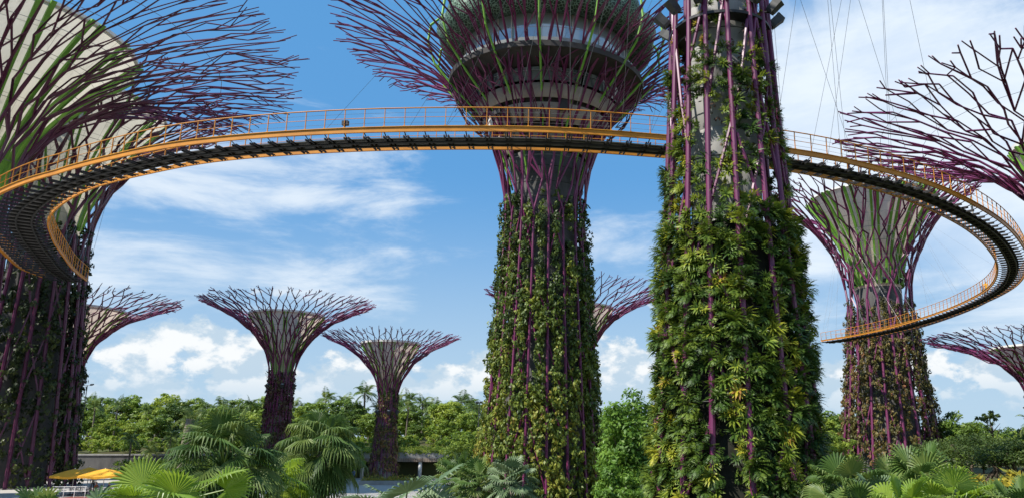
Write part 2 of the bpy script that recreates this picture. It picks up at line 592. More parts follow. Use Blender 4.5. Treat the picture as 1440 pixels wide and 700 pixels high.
def ribs(root, sh, N, counts, rt, sides, mat, brace=(3.5, 7.0), avoid=None, a_off=0.0, rt_tip=0.5, zig=0.26, zmin=0.0, bmul=0.75, levels=None, rt_base=None):
    """each rib rises up the trunk and forks into the canopy; one mesh per rib"""
    lr = np.random.default_rng(int(abs(root.location.x * 7 + root.location.y * 13)) + 5)
    L = len(counts)
    lev = np.linspace(0, 1, L) if levels is None else np.array(levels)
    dl = 2 * math.pi / N
    rt_base = rt_base or rt
    for i in range(N):
        a = a_off + dl * (i + lr.uniform(-.08, .08))
        mb = MB()
        zz = np.linspace(zmin, sh.zw, 9)
        mb.tube([pol(float(sh.skin(z)), a, z) for z in zz], np.linspace(rt_base, rt, 9), sides, True)
        # bracing to the neighbouring ribs
        z = zmin + lr.uniform(0, 3)
        while z < sh.zw - 1.5:
            dz = lr.uniform(*brace)
            sg = 1 if lr.random() < .5 else -1
            z2 = min(z + dz, sh.zw + 1)
            p0, p1 = pol(float(sh.skin(z)) * .985, a, z), pol(float(sh.skin(z2)) * .985, a + sg * dl, z2)
            mid = pol(float(sh.skin((z + z2) / 2)) * .985, a + sg * dl / 2, (z + z2) / 2)
            mb.tube([p0, mid, p1], rt * bmul, max(4, sides - 2))
            z += dz * lr.uniform(.75, 1.35)
        prev = [(a, 0.0, pol(sh.Rw, a, sh.zw), True)]
        for li in range(1, L):
            n = counts[li]
            cur = []
            t0 = lev[li]
            r_here = rt * (1 - (1 - rt_tip) * t0)
            r_prev = rt * (1 - (1 - rt_tip) * lev[li - 1])
            for j in range(n):
                par = min(int(j * len(prev) / n), len(prev) - 1)
                sp_ = dl / n
                sgn = 1 if (li + j + i) % 2 else -1
                rad_ = max(float(sh.can(min(t0, 1))[0]), 1e-3)
                amp = max(zig * sp_ * (0.45 if n == 1 else 1), min(.34 * sh.span / L / rad_, .62 * sp_))
                aa = a + dl * ((j + .5) / n - .5) + sgn * amp * lr.uniform(.7, 1.2) + lr.normal(0, .07) * sp_
                t = t0 + lr.normal(0, .016) if li < L - 1 else t0 + lr.uniform(-.06, .02)
                rz_ = sh.can(t)
                p = pol(rz_[0], aa, rz_[1] + lr.normal(0, .012) * sh.R)
                alive = False
                segs = [prev[par]]
                if len(prev) > 1 and lr.random() < .42:
                    segs.append(prev[max(0, min(len(prev) - 1, par + (1 if lr.random() < .5 else -1)))])
                segs = [e_[2] for e_ in segs if e_[3]]
                for q in segs:
                    if avoid is not None and min(math.hypot(p[0] + root.location.x - avoid[0], p[1] + root.location.y - avoid[1]), math.hypot(q[0] + root.location.x - avoid[0], q[1] + root.location.y - avoid[1])) < avoid[2]:
                        continue
                    mb.bar(q, p, r_prev, r_here, sides if li < 4 else max(4, sides - 2))
                    alive = True
                cur.append((aa, t, p, alive))
            prev = cur
        # forked tips
        for (aa, t, p, alive) in prev:
            if not alive:
                continue
            for sg in (-1, 1):
                if lr.random() < .2:
                    continue
                rz_ = sh.can(t + lr.uniform(.03, .07))
                p2 = pol(rz_[0], aa + sg * dl / counts[-1] * lr.uniform(.2, .42), rz_[1] + lr.normal(0, .012) * sh.R)
                mb.bar(p, p2, rt * rt_tip, rt * rt_tip * .85, max(4, sides - 2))
        own(root, mb.build('steel_rib', mat, root))


def cone(root, Rn, zn, Rc, zc, mat, nf, fin_w, bow=0.28, finmat=None, rim=0.35, t_in=0.25, scallop=0.0):
    """the flared membrane inside the canopy, its rim and its green fins"""
    P = [(Rn, zn), (Rn + .04 * (Rc - Rn), zn + bow * 1.4 * (zc - zn)), (Rn + .52 * (Rc - Rn), zc - .30 * (zc - zn)), (Rc, zc)]
    ts = np.linspace(0, 1, 14)
    pr = bez(P, ts)
    mb = MB()
    mb.lathe(pr, 48)
    mb.build('membrane_cone', mat, root, True)
    mb = MB()
    mb.lathe([(Rc - t_in - .05, zc + .03), (Rc + .12, zc + .03), (Rc + .15, zc + rim), (Rc - t_in - .05, zc + rim)], 48)
    mb.build('cone_rim', M_white, root, False)
    for i in range(nf):
        a0 = 2 * math.pi * i / nf + .11
        mb = MB()
        for off in (-.5, .5):
            rows = []
            for t in np.linspace(0.02, 1.04, 12):
                r_, z_ = bez(P, min(t, 1)) + (np.array([0.5, 0.35]) * (t - 1) * (Rc * .6) if t > 1 else 0)
                w = fin_w * (.42 + .35 * t)
                ac = a0 + off * fin_w * 1.15 / r_ * (.6 + .4 * t)
                hw = w * .30 / r_
                rows.append((pol(r_ + .03, ac - hw, z_), pol(r_ + .03 + fin_w * .45, ac - hw, z_), pol(r_ + .03 + fin_w * .45, ac + hw, z_), pol(r_ + .03, ac + hw, z_)))
            v = np.array(rows).reshape(-1, 3)
            q = []
            for m_ in range(len(rows) - 1):
                for e in range(3):
                    q.append([m_ * 4 + e, m_ * 4 + e + 1, m_ * 4 + 5 + e, m_ * 4 + 4 + e])
            q.append([(len(rows) - 1) * 4 + e for e in range(4)])
            mb.add(v, q)
        mb.build('green_fin', finmat or M_fin, root)


def hoops(root, sh, ts, r):
    for t in ts:
        rr, zz = sh.can(t)
        mb = MB()
        a = np.linspace(0, 2 * math.pi, 49)
        mb.tube([pol(rr * .985, x, zz) for x in a], r, 4, False)
        mb.build('hoop_cable', M_cable, root)


def vnoise(a, z, seed):
    lr = np.random.default_rng(seed)
    s = 0
    for m_ in range(7):
        ka, kz = lr.integers(2, 13), lr.uniform(.15, 1.1)
        s = s + np.sin(ka * a + kz * z + lr.uniform(0, 6.28)) * np.cos(lr.uniform(.2, .8) * z + lr.uniform(0, 6.28) + lr.integers(1, 6) * a)
    return s / 7


def planting(root, sh, n, size, mat, z0, z1, thr=-.05, top_fade=0.4, seed=1, lo=.93, hi=1.05, a_rng=(0, 2 * math.pi), strips=0, per=12):
    """leafy cover hung on the trunk frame: many small clumps, each a dome of leaves"""
    lr = np.random.default_rng(seed)
    nc = n // per
    a = lr.uniform(*a_rng, nc * 4)
    z = z0 + (z1 - z0) * lr.random(nc * 4)
    h = (z - z0) / (z1 - z0)
    lim = thr + np.clip((h - (1 - top_fade)) / top_fade, 0, 1) * .45 + lr.normal(0, .08, nc * 4)
    val = vnoise(a, z, seed + 3)
    if strips:
        val = val - .34 * np.cos(a * strips + .25 * np.sin(z * .35))
    keep = val > lim
    a, z, val = a[keep][:nc], z[keep][:nc], val[keep][:nc]
    m_ = len(a)
    r = sh.skin(z) * (lo + (hi - lo) * lr.random(m_) ** 1.3) - size * .3
    cen = np.stack([r * np.cos(a), r * np.sin(a), z], 1)
    out = np.stack([np.cos(a), np.sin(a), np.full(m_, .25)], 1)
    big = np.clip(.45 + 1.0 * vnoise(a * 1.0, z, seed + 9), 0, 1)
    h = (z - z0) / (z1 - z0)
    tone = np.clip(.20 + .55 * big + .30 * (.45 - h) + lr.normal(0, .13, m_), 0, .88)
    cr = size * lr.uniform(.5, 1.35, m_)
    k_ = np.repeat(np.arange(m_), per)
    d = unit(lr.normal(size=(m_ * per, 3)) + out[k_] * 1.0 + np.array([0, 0, .25]))
    p = cen[k_] + d * (cr[k_] * lr.uniform(.55, 1.1, m_ * per))[:, None] * np.array([1, 1, 1.25])
    td = d * .4 + np.stack([lr.normal(0, .4, m_ * per), lr.normal(0, .4, m_ * per), np.full(m_ * per, -.8)], 1)
    var = np.clip(tone[k_] + lr.normal(0, .09, m_ * per), 0, 1)
    mb = MB()
    q = m_ * per
    mb.leaves(p, d + lr.normal(0, .35, (q, 3)), size * lr.uniform(.6, 1.25, q), size * lr.uniform(.38, .7, q), var, td, .15)
    o = mb.build('trunk_planting', mat, root)
    o['kind'] = 'stuff'
    return o


def core(root, prof, mat=None, sides=32):
    mb = MB()
    mb.lathe(prof, sides)
    return mb.build('core', mat or M_conc, root, True)


def floodlights(root, zl, rl, n, size, a_off=0.2, tilt=50):
    for i in range(n):
        a = a_off + 2 * math.pi * i / n
        lamp = empty('floodlight')
        lamp.parent = root
        lamp.location = pol(rl, a, zl)
        lamp.rotation_euler = (0, 0, a)
        rot = Matrix.Rotation(R(-tilt), 3, 'Y')
        mb = MB()
        w = size
        # tapering hood: open box wider at the mouth
        sec = [(-.55, .26, .30), (-.3, .33, .34), (.35, .36, .36), (.75, .40, .40)]
        vs = []
        for x, hy, hz in sec:
            for sy, sz in ((-1, -1), (1, -1), (1, 1), (-1, 1)):
                vs.append(rot @ Vector((x * w, sy * hy * w, sz * hz * w)))
        q = [[m_ * 4 + e, m_ * 4 + (e + 1) % 4, m_ * 4 + 4 + (e + 1) % 4, m_ * 4 + 4 + e] for m_ in range(3) for e in range(4)]
        q.append([3, 2, 1, 0])
        mb.add([tuple(v) for v in vs], q)
        mb.build('housing', M_lamp, lamp)
        mb = MB()
        mb.box(rot @ Vector((.62 * w, 0, 0)), (.04, .7 * w, .7 * w), rot)
        mb.build('lens', M_lampglass, lamp)
        mb = MB()
        mb.bar((-.9 * w, 0, -.2 * w), tuple(rot @ Vector((-.3 * w, 0, -.36 * w))), .05 * w + .02)
        mb.build('bracket', M_dsteel, lamp)


def wires(root, sh, z0, z1, step=2.4):
    """thin horizontal rings that carry the planting"""
    for z in np.arange(z0, z1, step):
        mb = MB()
        rr = float(sh.skin(z)) * .97
        mb.tube([pol(rr, x, z) for x in np.linspace(0, 2 * math.pi, 37)], .035, 4, False)
        mb.build('planting_hoop', M_dsteel, root)


def small_tree(label, X, Y, Rb, Rw, zw, R_, zR, Rc, zc, rt, mat=None, N=22, seed=3, veg_top=.62, nveg=9000, vsize=.42, tips=5, lamp=True, sides=5):
    t = empty('supertree', (X, Y, 0))
    tag(t, label, 'supertree')
    sh = Shape(Rb, Rw, zw, R_, zR, .50, .42, .20, 1.6)
    cnt = [1, 1, 2, 2, 3, 3, 4, 4, 5, 5, 6]
    ribs(t, sh, N, cnt, rt, sides, M_purple, (4, 7), rt_tip=.5, rt_base=rt * .6, bmul=.5)
    core(t, [(Rb * .72, 0), (Rw * .74, zw * .5), (Rw * .72, zw + .2)], M_conc)
    cone(t, Rw * .72, zw + .2, Rc, zc, M_tan, 14, rt * 3.4, finmat=M_fin, rim=.3)
    hoops(t, sh, (.35, .55), .02)
    planting(t, sh, nveg, vsize, mat, .2, zw * veg_top + 2, -.45, .25, seed, .90, 1.10)
    if lamp:
        floodlights(t, zw - 1.2, Rw * 1.12, 6, .55, .1 + seed, 55)
    return t, sh


# --- small trees of the far ring
small_tree('slender supertree with a russet trunk behind the shaggy fan palm, wider of the small pair', -46.7, 118, 2.1, 1.75, 14.2, 11.8, 25.3, 5.3, 23.4, .105, L_vineold, 24, 3, .92)
small_tree('smallest whole supertree, its mossy trunk beside the low concrete pavilion', -29.2, 112, 2.0, 1.22, 10.2, 8.9, 19.4, 4.0, 18.4, .08, L_vinered, 24, 5, 1.0, 9000, .36)
small_tree('small supertree half hidden behind the dark vine-hung trunk by the yellow umbrellas', -74.7, 112, 2.7, 2.0, 14.4, 12.8, 24.9, 6.4, 23.2, .11, L_vineold, 24, 8, .95)
small_tree('supertree mostly hidden behind the tower with the glazed restaurant', -3.5, 135, 3, 2.5, 17.5, 14.8, 30.0, 6.2, 27.3, .12, L_vine, 22, 11, .8)
small_tree('low supertree cut by the picture edge beyond the landing of the orange skyway', 62.0, 112, 2.5, 1.9, 10.8, 14.0, 19.5, 5.8, 17.8, .105, L_vinered, 24, 14, .9)

# --- overhanging canopy by the skyway, its trunk out of the picture
t = tag(empty('supertree', (35.0, 55.0, 0)), 'supertree whose bare purple branches reach over the curving skyway, trunk out of view', 'supertree')
sh = Shape(3.2, 2.2, 18.5, 15.6, 28.6, .60, .42, .16)
ribs(t, sh, 24, [1, 1, 2, 2, 3, 3, 4, 4, 5, 6, 6], .105, 6, M_purple, (3, 6), rt_tip=.55)
core(t, [(2.4, 0), (1.6, 9), (1.55, 18.7)])
cone(t, 1.55, 18.7, 3.9, 26.0, M_tan, 14, .5)
planting(t, sh, 5000, .4, L_vine, .2, 15, -.2, .3, 21)
hoops(t, sh, (.3, .45, .6, .75, .9), .016)

# --- twin big trees by the left landing of the skyway
B_AX = (-68.5, 95.0)
t = tag(empty('supertree', (*B_AX, 0)), 'supertree whose dark trunk stands behind the curled landing of the skyway', 'supertree')
sh = Shape(7.0, 4.7, 29.0, 19.0, 48.3, .46, .44, .16, 1.2)
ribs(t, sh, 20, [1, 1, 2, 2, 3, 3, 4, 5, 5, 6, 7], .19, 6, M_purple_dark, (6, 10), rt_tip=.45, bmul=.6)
core(t, [(3.9, 0), (3.6, 15), (3.4, 29), (3.4, 30.2)], M_concd)
cone(t, 3.4, 30.2, 11.2, 46.8, M_cream, 14, .62)
planting(t, sh, 26000, .5, L_vineshade, .2, 31, -.20, .35, 31, .84, 1.10, strips=20)
hoops(t, sh, (.2, .3, .4, .5, .6, .75), .03)
sh_B = sh

t = tag(empty('supertree', (-63.0, 75.0, 0)), 'nearest of the giant pale-coned supertrees, its wide branches filling the upper corner', 'supertree')
sh = Shape(5.6, 3.9, 27.0, 28.6, 46.0, .66, .36, .10, 1.2)
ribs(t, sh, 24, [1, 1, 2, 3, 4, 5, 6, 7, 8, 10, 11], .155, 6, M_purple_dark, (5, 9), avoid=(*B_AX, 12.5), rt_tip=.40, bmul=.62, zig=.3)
core(t, [(3.3, 0), (2.9, 15), (2.75, 28.2)])
cone(t, 2.75, 28.2, 13.0, 45.6, M_cream, 17, .95)
planting(t, sh, 9000, .5, L_vineshade, .2, 24, 0, .35, 37, .85, 1.03, strips=28)
hoops(t, sh, (.15, .25, .35, .45, .55, .65, .75, .85), .03)
sh_A = sh

# --- right landing of the skyway
t = tag(empty('supertree', (51.7, 143, 0)), 'supertree with a rust and green trunk standing behind the far skyway landing', 'supertree')
sh = Shape(8.6, 5.6, 30.0, 18.2, 50.5, .42, .46, .17, 1.25)
ribs(t, sh, 19, [1, 1, 2, 2, 3, 3, 4, 5, 6, 6, 7], .20, 6, M_purple, (7, 12), rt_tip=.48, bmul=.65, rt_base=.27)
core(t, [(5.6, 0), (4.4, 15), (4.0, 30), (4.0, 32.4)], M_concd)
cone(t, 4.0, 32.4, 11.4, 49.3, M_tan, 16, 1.0)
planting(t, sh, 40000, .5, L_vinered, .2, 30, -.26, .3, 41, .90, 1.12, strips=19)
hoops(t, sh, (.2, .3, .4, .5, .6), .035)
floodlights(t, 33.2, 5.0, 10, .7)
sh_I = sh

# --- the tall tower with the restaurant
t = tag(empty('supertree', (-5.4, 78, 0)), 'tallest supertree, carrying a glazed round restaurant above the middle of the skyway', 'supertree')
sh = Shape(5.7, 4.05, 27.0, 21.3, 47.2, .46, .32, .11, 1.15)
ribs(t, sh, 18, [1, 2, 3, 4, 5, 6, 7, 8, 9, 10, 11], .118, 6, M_purple, (4, 8), rt_tip=.55, bmul=.75, zig=.3, rt_base=.15)
core(t, [(4.3, 0), (3.5, 15), (3.2, 29), (3.2, 31)], M_concd)
planting(t, sh, 96000, .36, L_vine, .2, 29.0, -.24, .70, 51, .90, 1.14, strips=18)
wires(t, sh, 22, 32, 1.6)
hoops(t, sh, (.2, .35, .5, .65), .025)
# bowl below the restaurant: stacked tapering bands with dark recesses between
zb = [31.0, 33.2, 33.5, 35.2, 35.6, 37.1, 37.5, 38.7]
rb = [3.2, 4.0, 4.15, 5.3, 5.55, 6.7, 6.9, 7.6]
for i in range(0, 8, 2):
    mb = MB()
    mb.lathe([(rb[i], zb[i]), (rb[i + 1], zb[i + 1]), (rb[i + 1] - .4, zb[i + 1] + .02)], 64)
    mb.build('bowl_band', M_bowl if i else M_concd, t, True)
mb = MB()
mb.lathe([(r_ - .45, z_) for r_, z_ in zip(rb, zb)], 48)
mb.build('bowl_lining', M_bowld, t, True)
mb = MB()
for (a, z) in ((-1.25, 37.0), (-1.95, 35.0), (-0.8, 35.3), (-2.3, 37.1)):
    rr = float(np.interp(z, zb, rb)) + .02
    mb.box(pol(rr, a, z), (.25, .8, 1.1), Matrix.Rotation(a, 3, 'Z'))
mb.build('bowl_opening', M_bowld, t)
for i in range(24):
    a = 2 * math.pi * (i + .5) / 24
    mb = MB()
    mb.lathe([(7.75, 38.9), (8.15, 40.1)], 2, a - math.pi / 24 + .012, a + math.pi / 24 - .012)
    mb.build('lower_window', M_glassd, t)
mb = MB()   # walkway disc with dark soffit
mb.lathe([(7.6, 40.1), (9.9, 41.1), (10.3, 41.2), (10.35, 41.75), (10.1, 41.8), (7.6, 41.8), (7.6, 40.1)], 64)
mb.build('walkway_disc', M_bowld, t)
mb = MB()   # hanging lattice basket outside the disc
lr = np.random.default_rng(4)
for i in range(46):
    a = 2 * math.pi * (i + lr.uniform(-.4, .4)) / 46
    a1, a2 = a + lr.normal(0, .09), a + lr.normal(0, .12)
    mb.bar(pol(10.2, a, 41.3), pol(9.5, a1, 39.6), .075, .07, 4)
    mb.bar(pol(9.5, a1, 39.6), pol(8.6, a2, 38.0), .07, .06, 4)
    mb.bar(pol(9.5, a1, 39.6), pol(8.7, a2 + lr.choice([-.13, .13]), 38.2), .06, .055, 4)
    mb.bar(pol(8.6, a2, 38.0), pol(6.6, a2 + lr.normal(0, .05), 36.2), .06, .05, 4)
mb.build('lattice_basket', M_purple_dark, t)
mb = MB()
mb.lathe([(9.95, 41.85), (9.98, 42.3), (9.9, 42.3), (9.87, 41.85)], 64)
mb.build('balustrade', M_baluster, t)
for i in range(36):
    a = 2 * math.pi * (i + .5) / 36
    mb = MB()
    a0, a1 = a - math.pi / 36 + .006, a + math.pi / 36 - .006
    mb.lathe([(8.55, 41.85), (8.75, 45.6)], 2, a0, a1)
    own(t, mb.build('window_panel', M_glass, t))
mb = MB()
for i in range(36):
    a = 2 * math.pi * i / 36
    mb.bar(pol(8.6, a, 41.8), pol(8.8, a, 45.7), .05, .05, 4)
mb.build('window_frame', M_white, t)
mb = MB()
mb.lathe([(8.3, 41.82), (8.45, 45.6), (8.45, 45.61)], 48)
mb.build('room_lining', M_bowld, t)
mb = MB()   # scalloped filigree roof screen
A = np.linspace(0, 2 * math.pi, 145)[:-1]
rows = []
for (r_, z_, sc) in ((8.6, 45.55, 0), (10.2, 45.0, .1), (11.2, 45.6, .25), (11.6, 46.9, .5), (11.2, 48.2, .75), (9.5, 49.4, .6), (5.0, 50.2, 0), (0.05, 50.4, 0)):
    s_ = np.abs(np.sin(A * 7))
    rows.append(np.stack([(r_ + sc * (s_ - .5)) * np.cos(A), (r_ + sc * (s_ - .5)) * np.sin(A), z_ + sc * .8 * (s_ - .5)], 1))
v = np.concatenate(rows)
nn = len(A)
q = [[m_ * nn + j, m_ * nn + (j + 1) % nn, (m_ + 1) * nn + (j + 1) % nn, (m_ + 1) * nn + j] for m_ in range(len(rows) - 1) for j in range(nn)]
mb.add(v, q)
mb.build('roof_screen', M_screen, t, True)
for i in range(14):
    a = 2 * math.pi * (i + .5) / 14
    mb = MB()
    pts = [(3.3, 30.5), (4.4, 34), (6.4, 37.6), (9.3, 40.5), (11.6, 43.2), (12.4, 45.6), (12.2, 47.6), (11.4, 48.4), (10.9, 47.6)]
    mb.tube([pol(r_ + .25, a, z_) for r_, z_ in pts], [.12] * 6 + [.15, .16, .12], 6)
    mb.build('green_fin', M_fin, t)
sh_F = sh
F_pos = (-5.4, 78)


# ------------------------------------------------------------------ the near tower with bromeliads
def strap_clump(seed, n=26, L=.55, w=.06, up=0.7, curl=.30, wide=1.0):
    """rosette of arching strap leaves on an axis that leans out of the wall (+X) and up"""
    lr = np.random.default_rng(seed)
    mb = MB()
    ax = unit(np.array([1.0, 0, up]))
    e1 = np.array([0, 1.0, 0])
    e2 = np.cross(ax, e1)
    for i in range(n):
        az_ = i * 2.399 + lr.uniform(-.3, .3)
        sp_ = wide * math.radians(18 + 72 * ((i + .5) / n) ** .7) * lr.uniform(.85, 1.15)
        d = unit(ax * math.cos(sp_) + (e1 * math.cos(az_) + e2 * math.sin(az_)) * math.sin(sp_))
        ln = L * lr.uniform(.75, 1.2)
        ww = w * lr.uniform(.75, 1.25)
        side = unit(np.cross(d, ax) + lr.normal(0, .08, 3))
        pts = []
        p = lr.normal(0, .02, 3)
        dd = d.copy()
        for m_ in range(5):
            pts.append(p.copy())
            p = p + dd * ln / 4.2
            dd = unit(dd + np.array([0, 0, -curl * lr.uniform(.6, 1.3)]))
        v = []
        for pp, w_ in zip(pts, [.7, 1.0, .95, .6, .06]):
            v += [pp - side * ww * w_ * .5, pp + side * ww * w_ * .5]
        mb.add(v, [[0, 1, 3, 2], [2, 3, 5, 4], [4, 5, 7, 6], [6, 7, 9, 8]], None, np.clip(np.repeat([.34, .42, .46, .50, .54], 2) + lr.uniform(-.12, .12), 0, 1))
    return mb


def fern_clump(seed):
    """arching fern fronds with small leaflets"""
    lr = np.random.default_rng(seed)
    mb = MB()
    for i in range(11):
        az_ = i * 2.399
        d = unit(np.array([.8, .9 * math.cos(az_), .55 + .8 * math.sin(az_)]))
        p = np.zeros(3)
        ln = .62 * lr.uniform(.7, 1.2)
        P_, D_ = [], []
        for m_ in range(12):
            p = p + d * ln / 12
            P_.append(p.copy())
            D_.append(d.copy())
            d = unit(d + [0, 0, -.11])
        P_, D_ = np.array(P_), np.array(D_)
        sd = unit(np.cross(D_, [0, 0, 1.0]))
        f = np.linspace(0, 1, 12)
        ll = (.16 * np.sin(.35 + f * 2.6) + .02)
        for sg in (-1, 1):
            dirn = unit(sd * sg + D_ * .5)
            nrm = np.cross(sd, D_)
            mb.leaves(P_ + dirn * ll[:, None] * .5, nrm + lr.normal(0, .15, (12, 3)), ll, ll * .34, np.clip(.38 + lr.uniform(-.1, .1, 12), 0, 1), dirn, .1)
    return mb


H_pos = (5.3, 31.0)
t = tag(empty('supertree', (*H_pos, 0)), 'nearest supertree, its thick trunk shaggy with strap-leaved bromeliads', 'supertree')
H_root = t
sh = Shape(3.45, 2.02, 24.5, 15.0, 37.0, .6, .40, .16, 1.35)
sh_H = sh
ribs(t, sh, 15, [1, 1, 1, 2, 2, 2, 3, 3, 4, 4, 5], .10, 8, M_purple, (3.0, 5.5), rt_tip=.6, a_off=.12, rt_base=.12, bmul=.7)
# cylinder core with visible lift joints
prof = []
for i in range(14):
    z0 = i * 1.9
    rr = 1.42 if z0 > 14 else 1.42 + (14 - z0) * .035
    prof += [(rr - .025, z0), (rr, z0 + .035), (rr, z0 + 1.865), (rr - .025, z0 + 1.9)]
core(t, prof, M_conc, 40)
cone(t, 1.42, 26.6, 6.2, 35.0, M_cream, 14, .35)
mb = MB()
mb.lathe([(float(sh.skin(z)) - .42, z) for z in np.linspace(0, 13.0, 9)] + [(1.3, 13.05)], 40)
mb.build('planter_backing', M_felt, t, True)
hoops(t, sh, (.3, .5, .7), .016)
mb = MB()
mb.lathe([(1.5, 21.75), (2.15, 21.75), (2.15, 21.87), (1.5, 21.87)], 40)
mb.build('lamp_ring', M_dsteel, t)
floodlights(t, 22.5, 2.42, 12, .5, .0, 42)
for z in (6.2, 9.6, 12.4, 15.6, 18.6, 21.2):
    mb = MB()
    rr = float(sh.skin(z)) * .93
    mb.tube([pol(rr, x, z) for x in np.linspace(0, 2 * math.pi, 41)], .03, 4, False)
    mb.build('planting_hoop', M_lamp, t)
# planter panels behind the plants (dark felt), leaving the concrete bare between them higher up
protos = []
for s_ in range(10):
    kind = s_ % 5
    if kind == 0:
        mb = strap_clump(100 + s_, 30, .40, .075, curl=.22)
    elif kind == 1:
        mb = strap_clump(100 + s_, 36, .30, .060, up=1.0, curl=.12)
    elif kind == 2:
        mb = strap_clump(100 + s_, 26, .52, .095, up=.8, curl=.26)
    elif kind == 3:
        mb = strap_clump(100 + s_, 40, .27, .045, up=.8, curl=.12)
    else:
        mb = fern_clump(100 + s_)
    protos.append(mb)


def H_density(a, z):
    """solid cover low down, panels with gaps above 14 m"""
    n_ = float(vnoise(np.array([a]), np.array([z * 1.3]), 77)[0])
    if z < 13.4:
        return n_ > -.40
    cell = math.floor((a / (2 * math.pi)) * 11)
    row = math.floor((z - 13.4) / 2.3)
    h_ = (math.sin(cell * 12.9898 + row * 78.233) * 43758.5453) % 1.0
    if z > 20.3:
        return (cell % 2 == 0) and z < 22.6
    return h_ < .68


lr = np.random.default_rng(5)
cands = []
to_cam = math.atan2(-H_pos[1], -H_pos[0])
for z in np.arange(.5, 22.5, .33):
    rr = float(sh.skin(z)) - .10
    m_ = int(2 * math.pi * rr / .37)
    for i in range(m_):
        a = 2 * math.pi * (i + lr.uniform(-.4, .4)) / m_ + z
        a = (a + math.pi) % (2 * math.pi) - math.pi
        dz = z + lr.uniform(-.18, .18)
        dev = abs((a - to_cam + math.pi) % (2 * math.pi) - math.pi)
        if dev > R(125) or not H_density(a, dz):
            continue
        cands.append((dev, a, dz))
front = sorted(cands, key=lambda c: (c[0] / 1.0) ** 2 + ((c[2] - 9) / 8.0) ** 2)
part_ids = {id(c) for c in front[:100]}
rest = MB()
meshes = {}
for c in cands:
    dev, a, z = c
    rr = float(sh.skin(z)) + (.02 if z < 13.4 else -.12) + lr.uniform(-.16, .12)
    low = z < 13.4
    patch = float(vnoise(np.array([a * 1.0]), np.array([z * .9]), 91)[0])
    if z > 20.3:
        kind = 3
    else:
        kind = int((patch * 6 + 5 + lr.uniform(-1.2, 1.2))) % 5
    pi = (kind + 5 * int(lr.integers(0, 2))) % 10
    sc = lr.uniform(.65, 1.15) * (1.0 if low else .85)
    rot = Matrix.Rotation(a + lr.uniform(-.3, .3), 4, 'Z') @ Matrix.Rotation(lr.uniform(-.5, .5), 4, 'X')
    tone = float(np.clip(patch * .62 - .06 + lr.normal(0, .12) + (.28 if lr.random() < .13 else 0) + (.12 if z > 20.3 else 0), -.3, .55))
    M_ = Matrix.Translation(pol(rr, a, z)) @ rot @ Matrix.Scale(sc, 4)
    pm = protos[pi]
    if id(c) in part_ids:
        # a few tones share mesh data
        tq = round(tone / .12) * .12
        key = (pi, tq)
        if key not in meshes:
            mm = MB()
            mm.v, mm.q, mm.t, mm.n = pm.v, pm.q, pm.t, pm.n
            mm.a = [np.clip(x + tq, 0, 1) for x in pm.a]
            me = mm.mesh('bromeliad')
            me.materials.append(L_brom)
            meshes[key] = me
        o = bpy.data.objects.new('bromeliad', meshes[key])
        S.collection.objects.link(o)
        o.parent = t
        o.matrix_local = M_
    else:
        v = np.concatenate(pm.v)
        Mn = np.array(M_)
        v = v @ Mn[:3, :3].T + Mn[:3, 3]
        rest.add(v, np.concatenate(pm.q) if pm.q else None, None, np.clip(np.concatenate(pm.a) + tone, 0, 1))
o = rest.build('bromeliad_cover', L_brom, t)
o['kind'] = 'stuff'
# creeping small leaves between the rosettes
planting(t, sh, 9000, .15, L_brom, .3, 13.6, -.1, .08, 61, .84, .97)
pl2 = planting(t, sh, 2500, .17, L_vineold, 13.4, 22.4, .1, .05, 64, .86, .98)

# ------------------------------------------------------------------ the skyway
CL = [(-56.6, 83.5), (-54.5, 78), (-51.6, 72), (-48.0, 65), (-43.6, 58.2), (-36.8, 51.8), (-30, 47.9), (-23.2, 45.2), (-14, 43.6), (-4, 43.4), (4, 44.7), (11.2, 46.7), (16.9, 49.4), (23.4, 53.9), (31, 61.5), (37.3, 70), (42.2, 78.5), (45.8, 88), (47.3, 98), (47.3, 108), (46.0, 119), (43.2, 129), (39.6, 136)]


def catmull(P, step):
    P = np.array(P, float)
    P = np.vstack([2 * P[0] - P[1], P, 2 * P[-1] - P[-2]])
    out = []
    for i in range(1, len(P) - 2):
        for u in np.linspace(0, 1, 24, endpoint=False):
            a, b, c, d = P[i - 1:i + 3]
            out.append(.5 * ((2 * b) + (-a + c) * u + (2 * a - 5 * b + 4 * c - d) * u * u + (-a + 3 * b - 3 * c + d) * u ** 3))
    out.append(P[-2])
    out = np.array(out)
    s_ = np.concatenate([[0], np.cumsum(np.linalg.norm(np.diff(out, axis=0), axis=1))])
    n = int(round(s_[-1] / step))
    q = np.linspace(0, s_[-1], n + 1)
    return np.stack([np.interp(q, s_, out[:, 0]), np.interp(q, s_, out[:, 1])], 1)


C = catmull(CL, 1.15)
nC = len(C)
tan = unit(np.gradient(C, axis=0))
nor = np.stack([-tan[:, 1], tan[:, 0]], 1)           # away from the camera in the middle
DZ = 22.0
HW = 1.3
sk = tag(empty('skyway', (0, 0, DZ)), 'curved orange aerial walkway hung between the giant supertrees', 'walkway')


SL = np.concatenate([[0], np.cumsum(np.linalg.norm(np.diff(C, axis=0), axis=1))])
GROW = 2.0 * np.interp(SL, [0, 4, 24, 40], [.55, 1, 1, 0]) + 1.6 * np.interp(SL[-1] - SL, [0, 3, 18, 40], [.4, 1, 1, 0])


def offs(off):
    """the walk widens outwards towards its two landings"""
    return off + (GROW * off / HW if off < 0 else 0 * GROW)


def rail_path(off, z):
    return np.concatenate([C + nor * offs(off)[:, None], np.full((nC, 1), z)], 1)


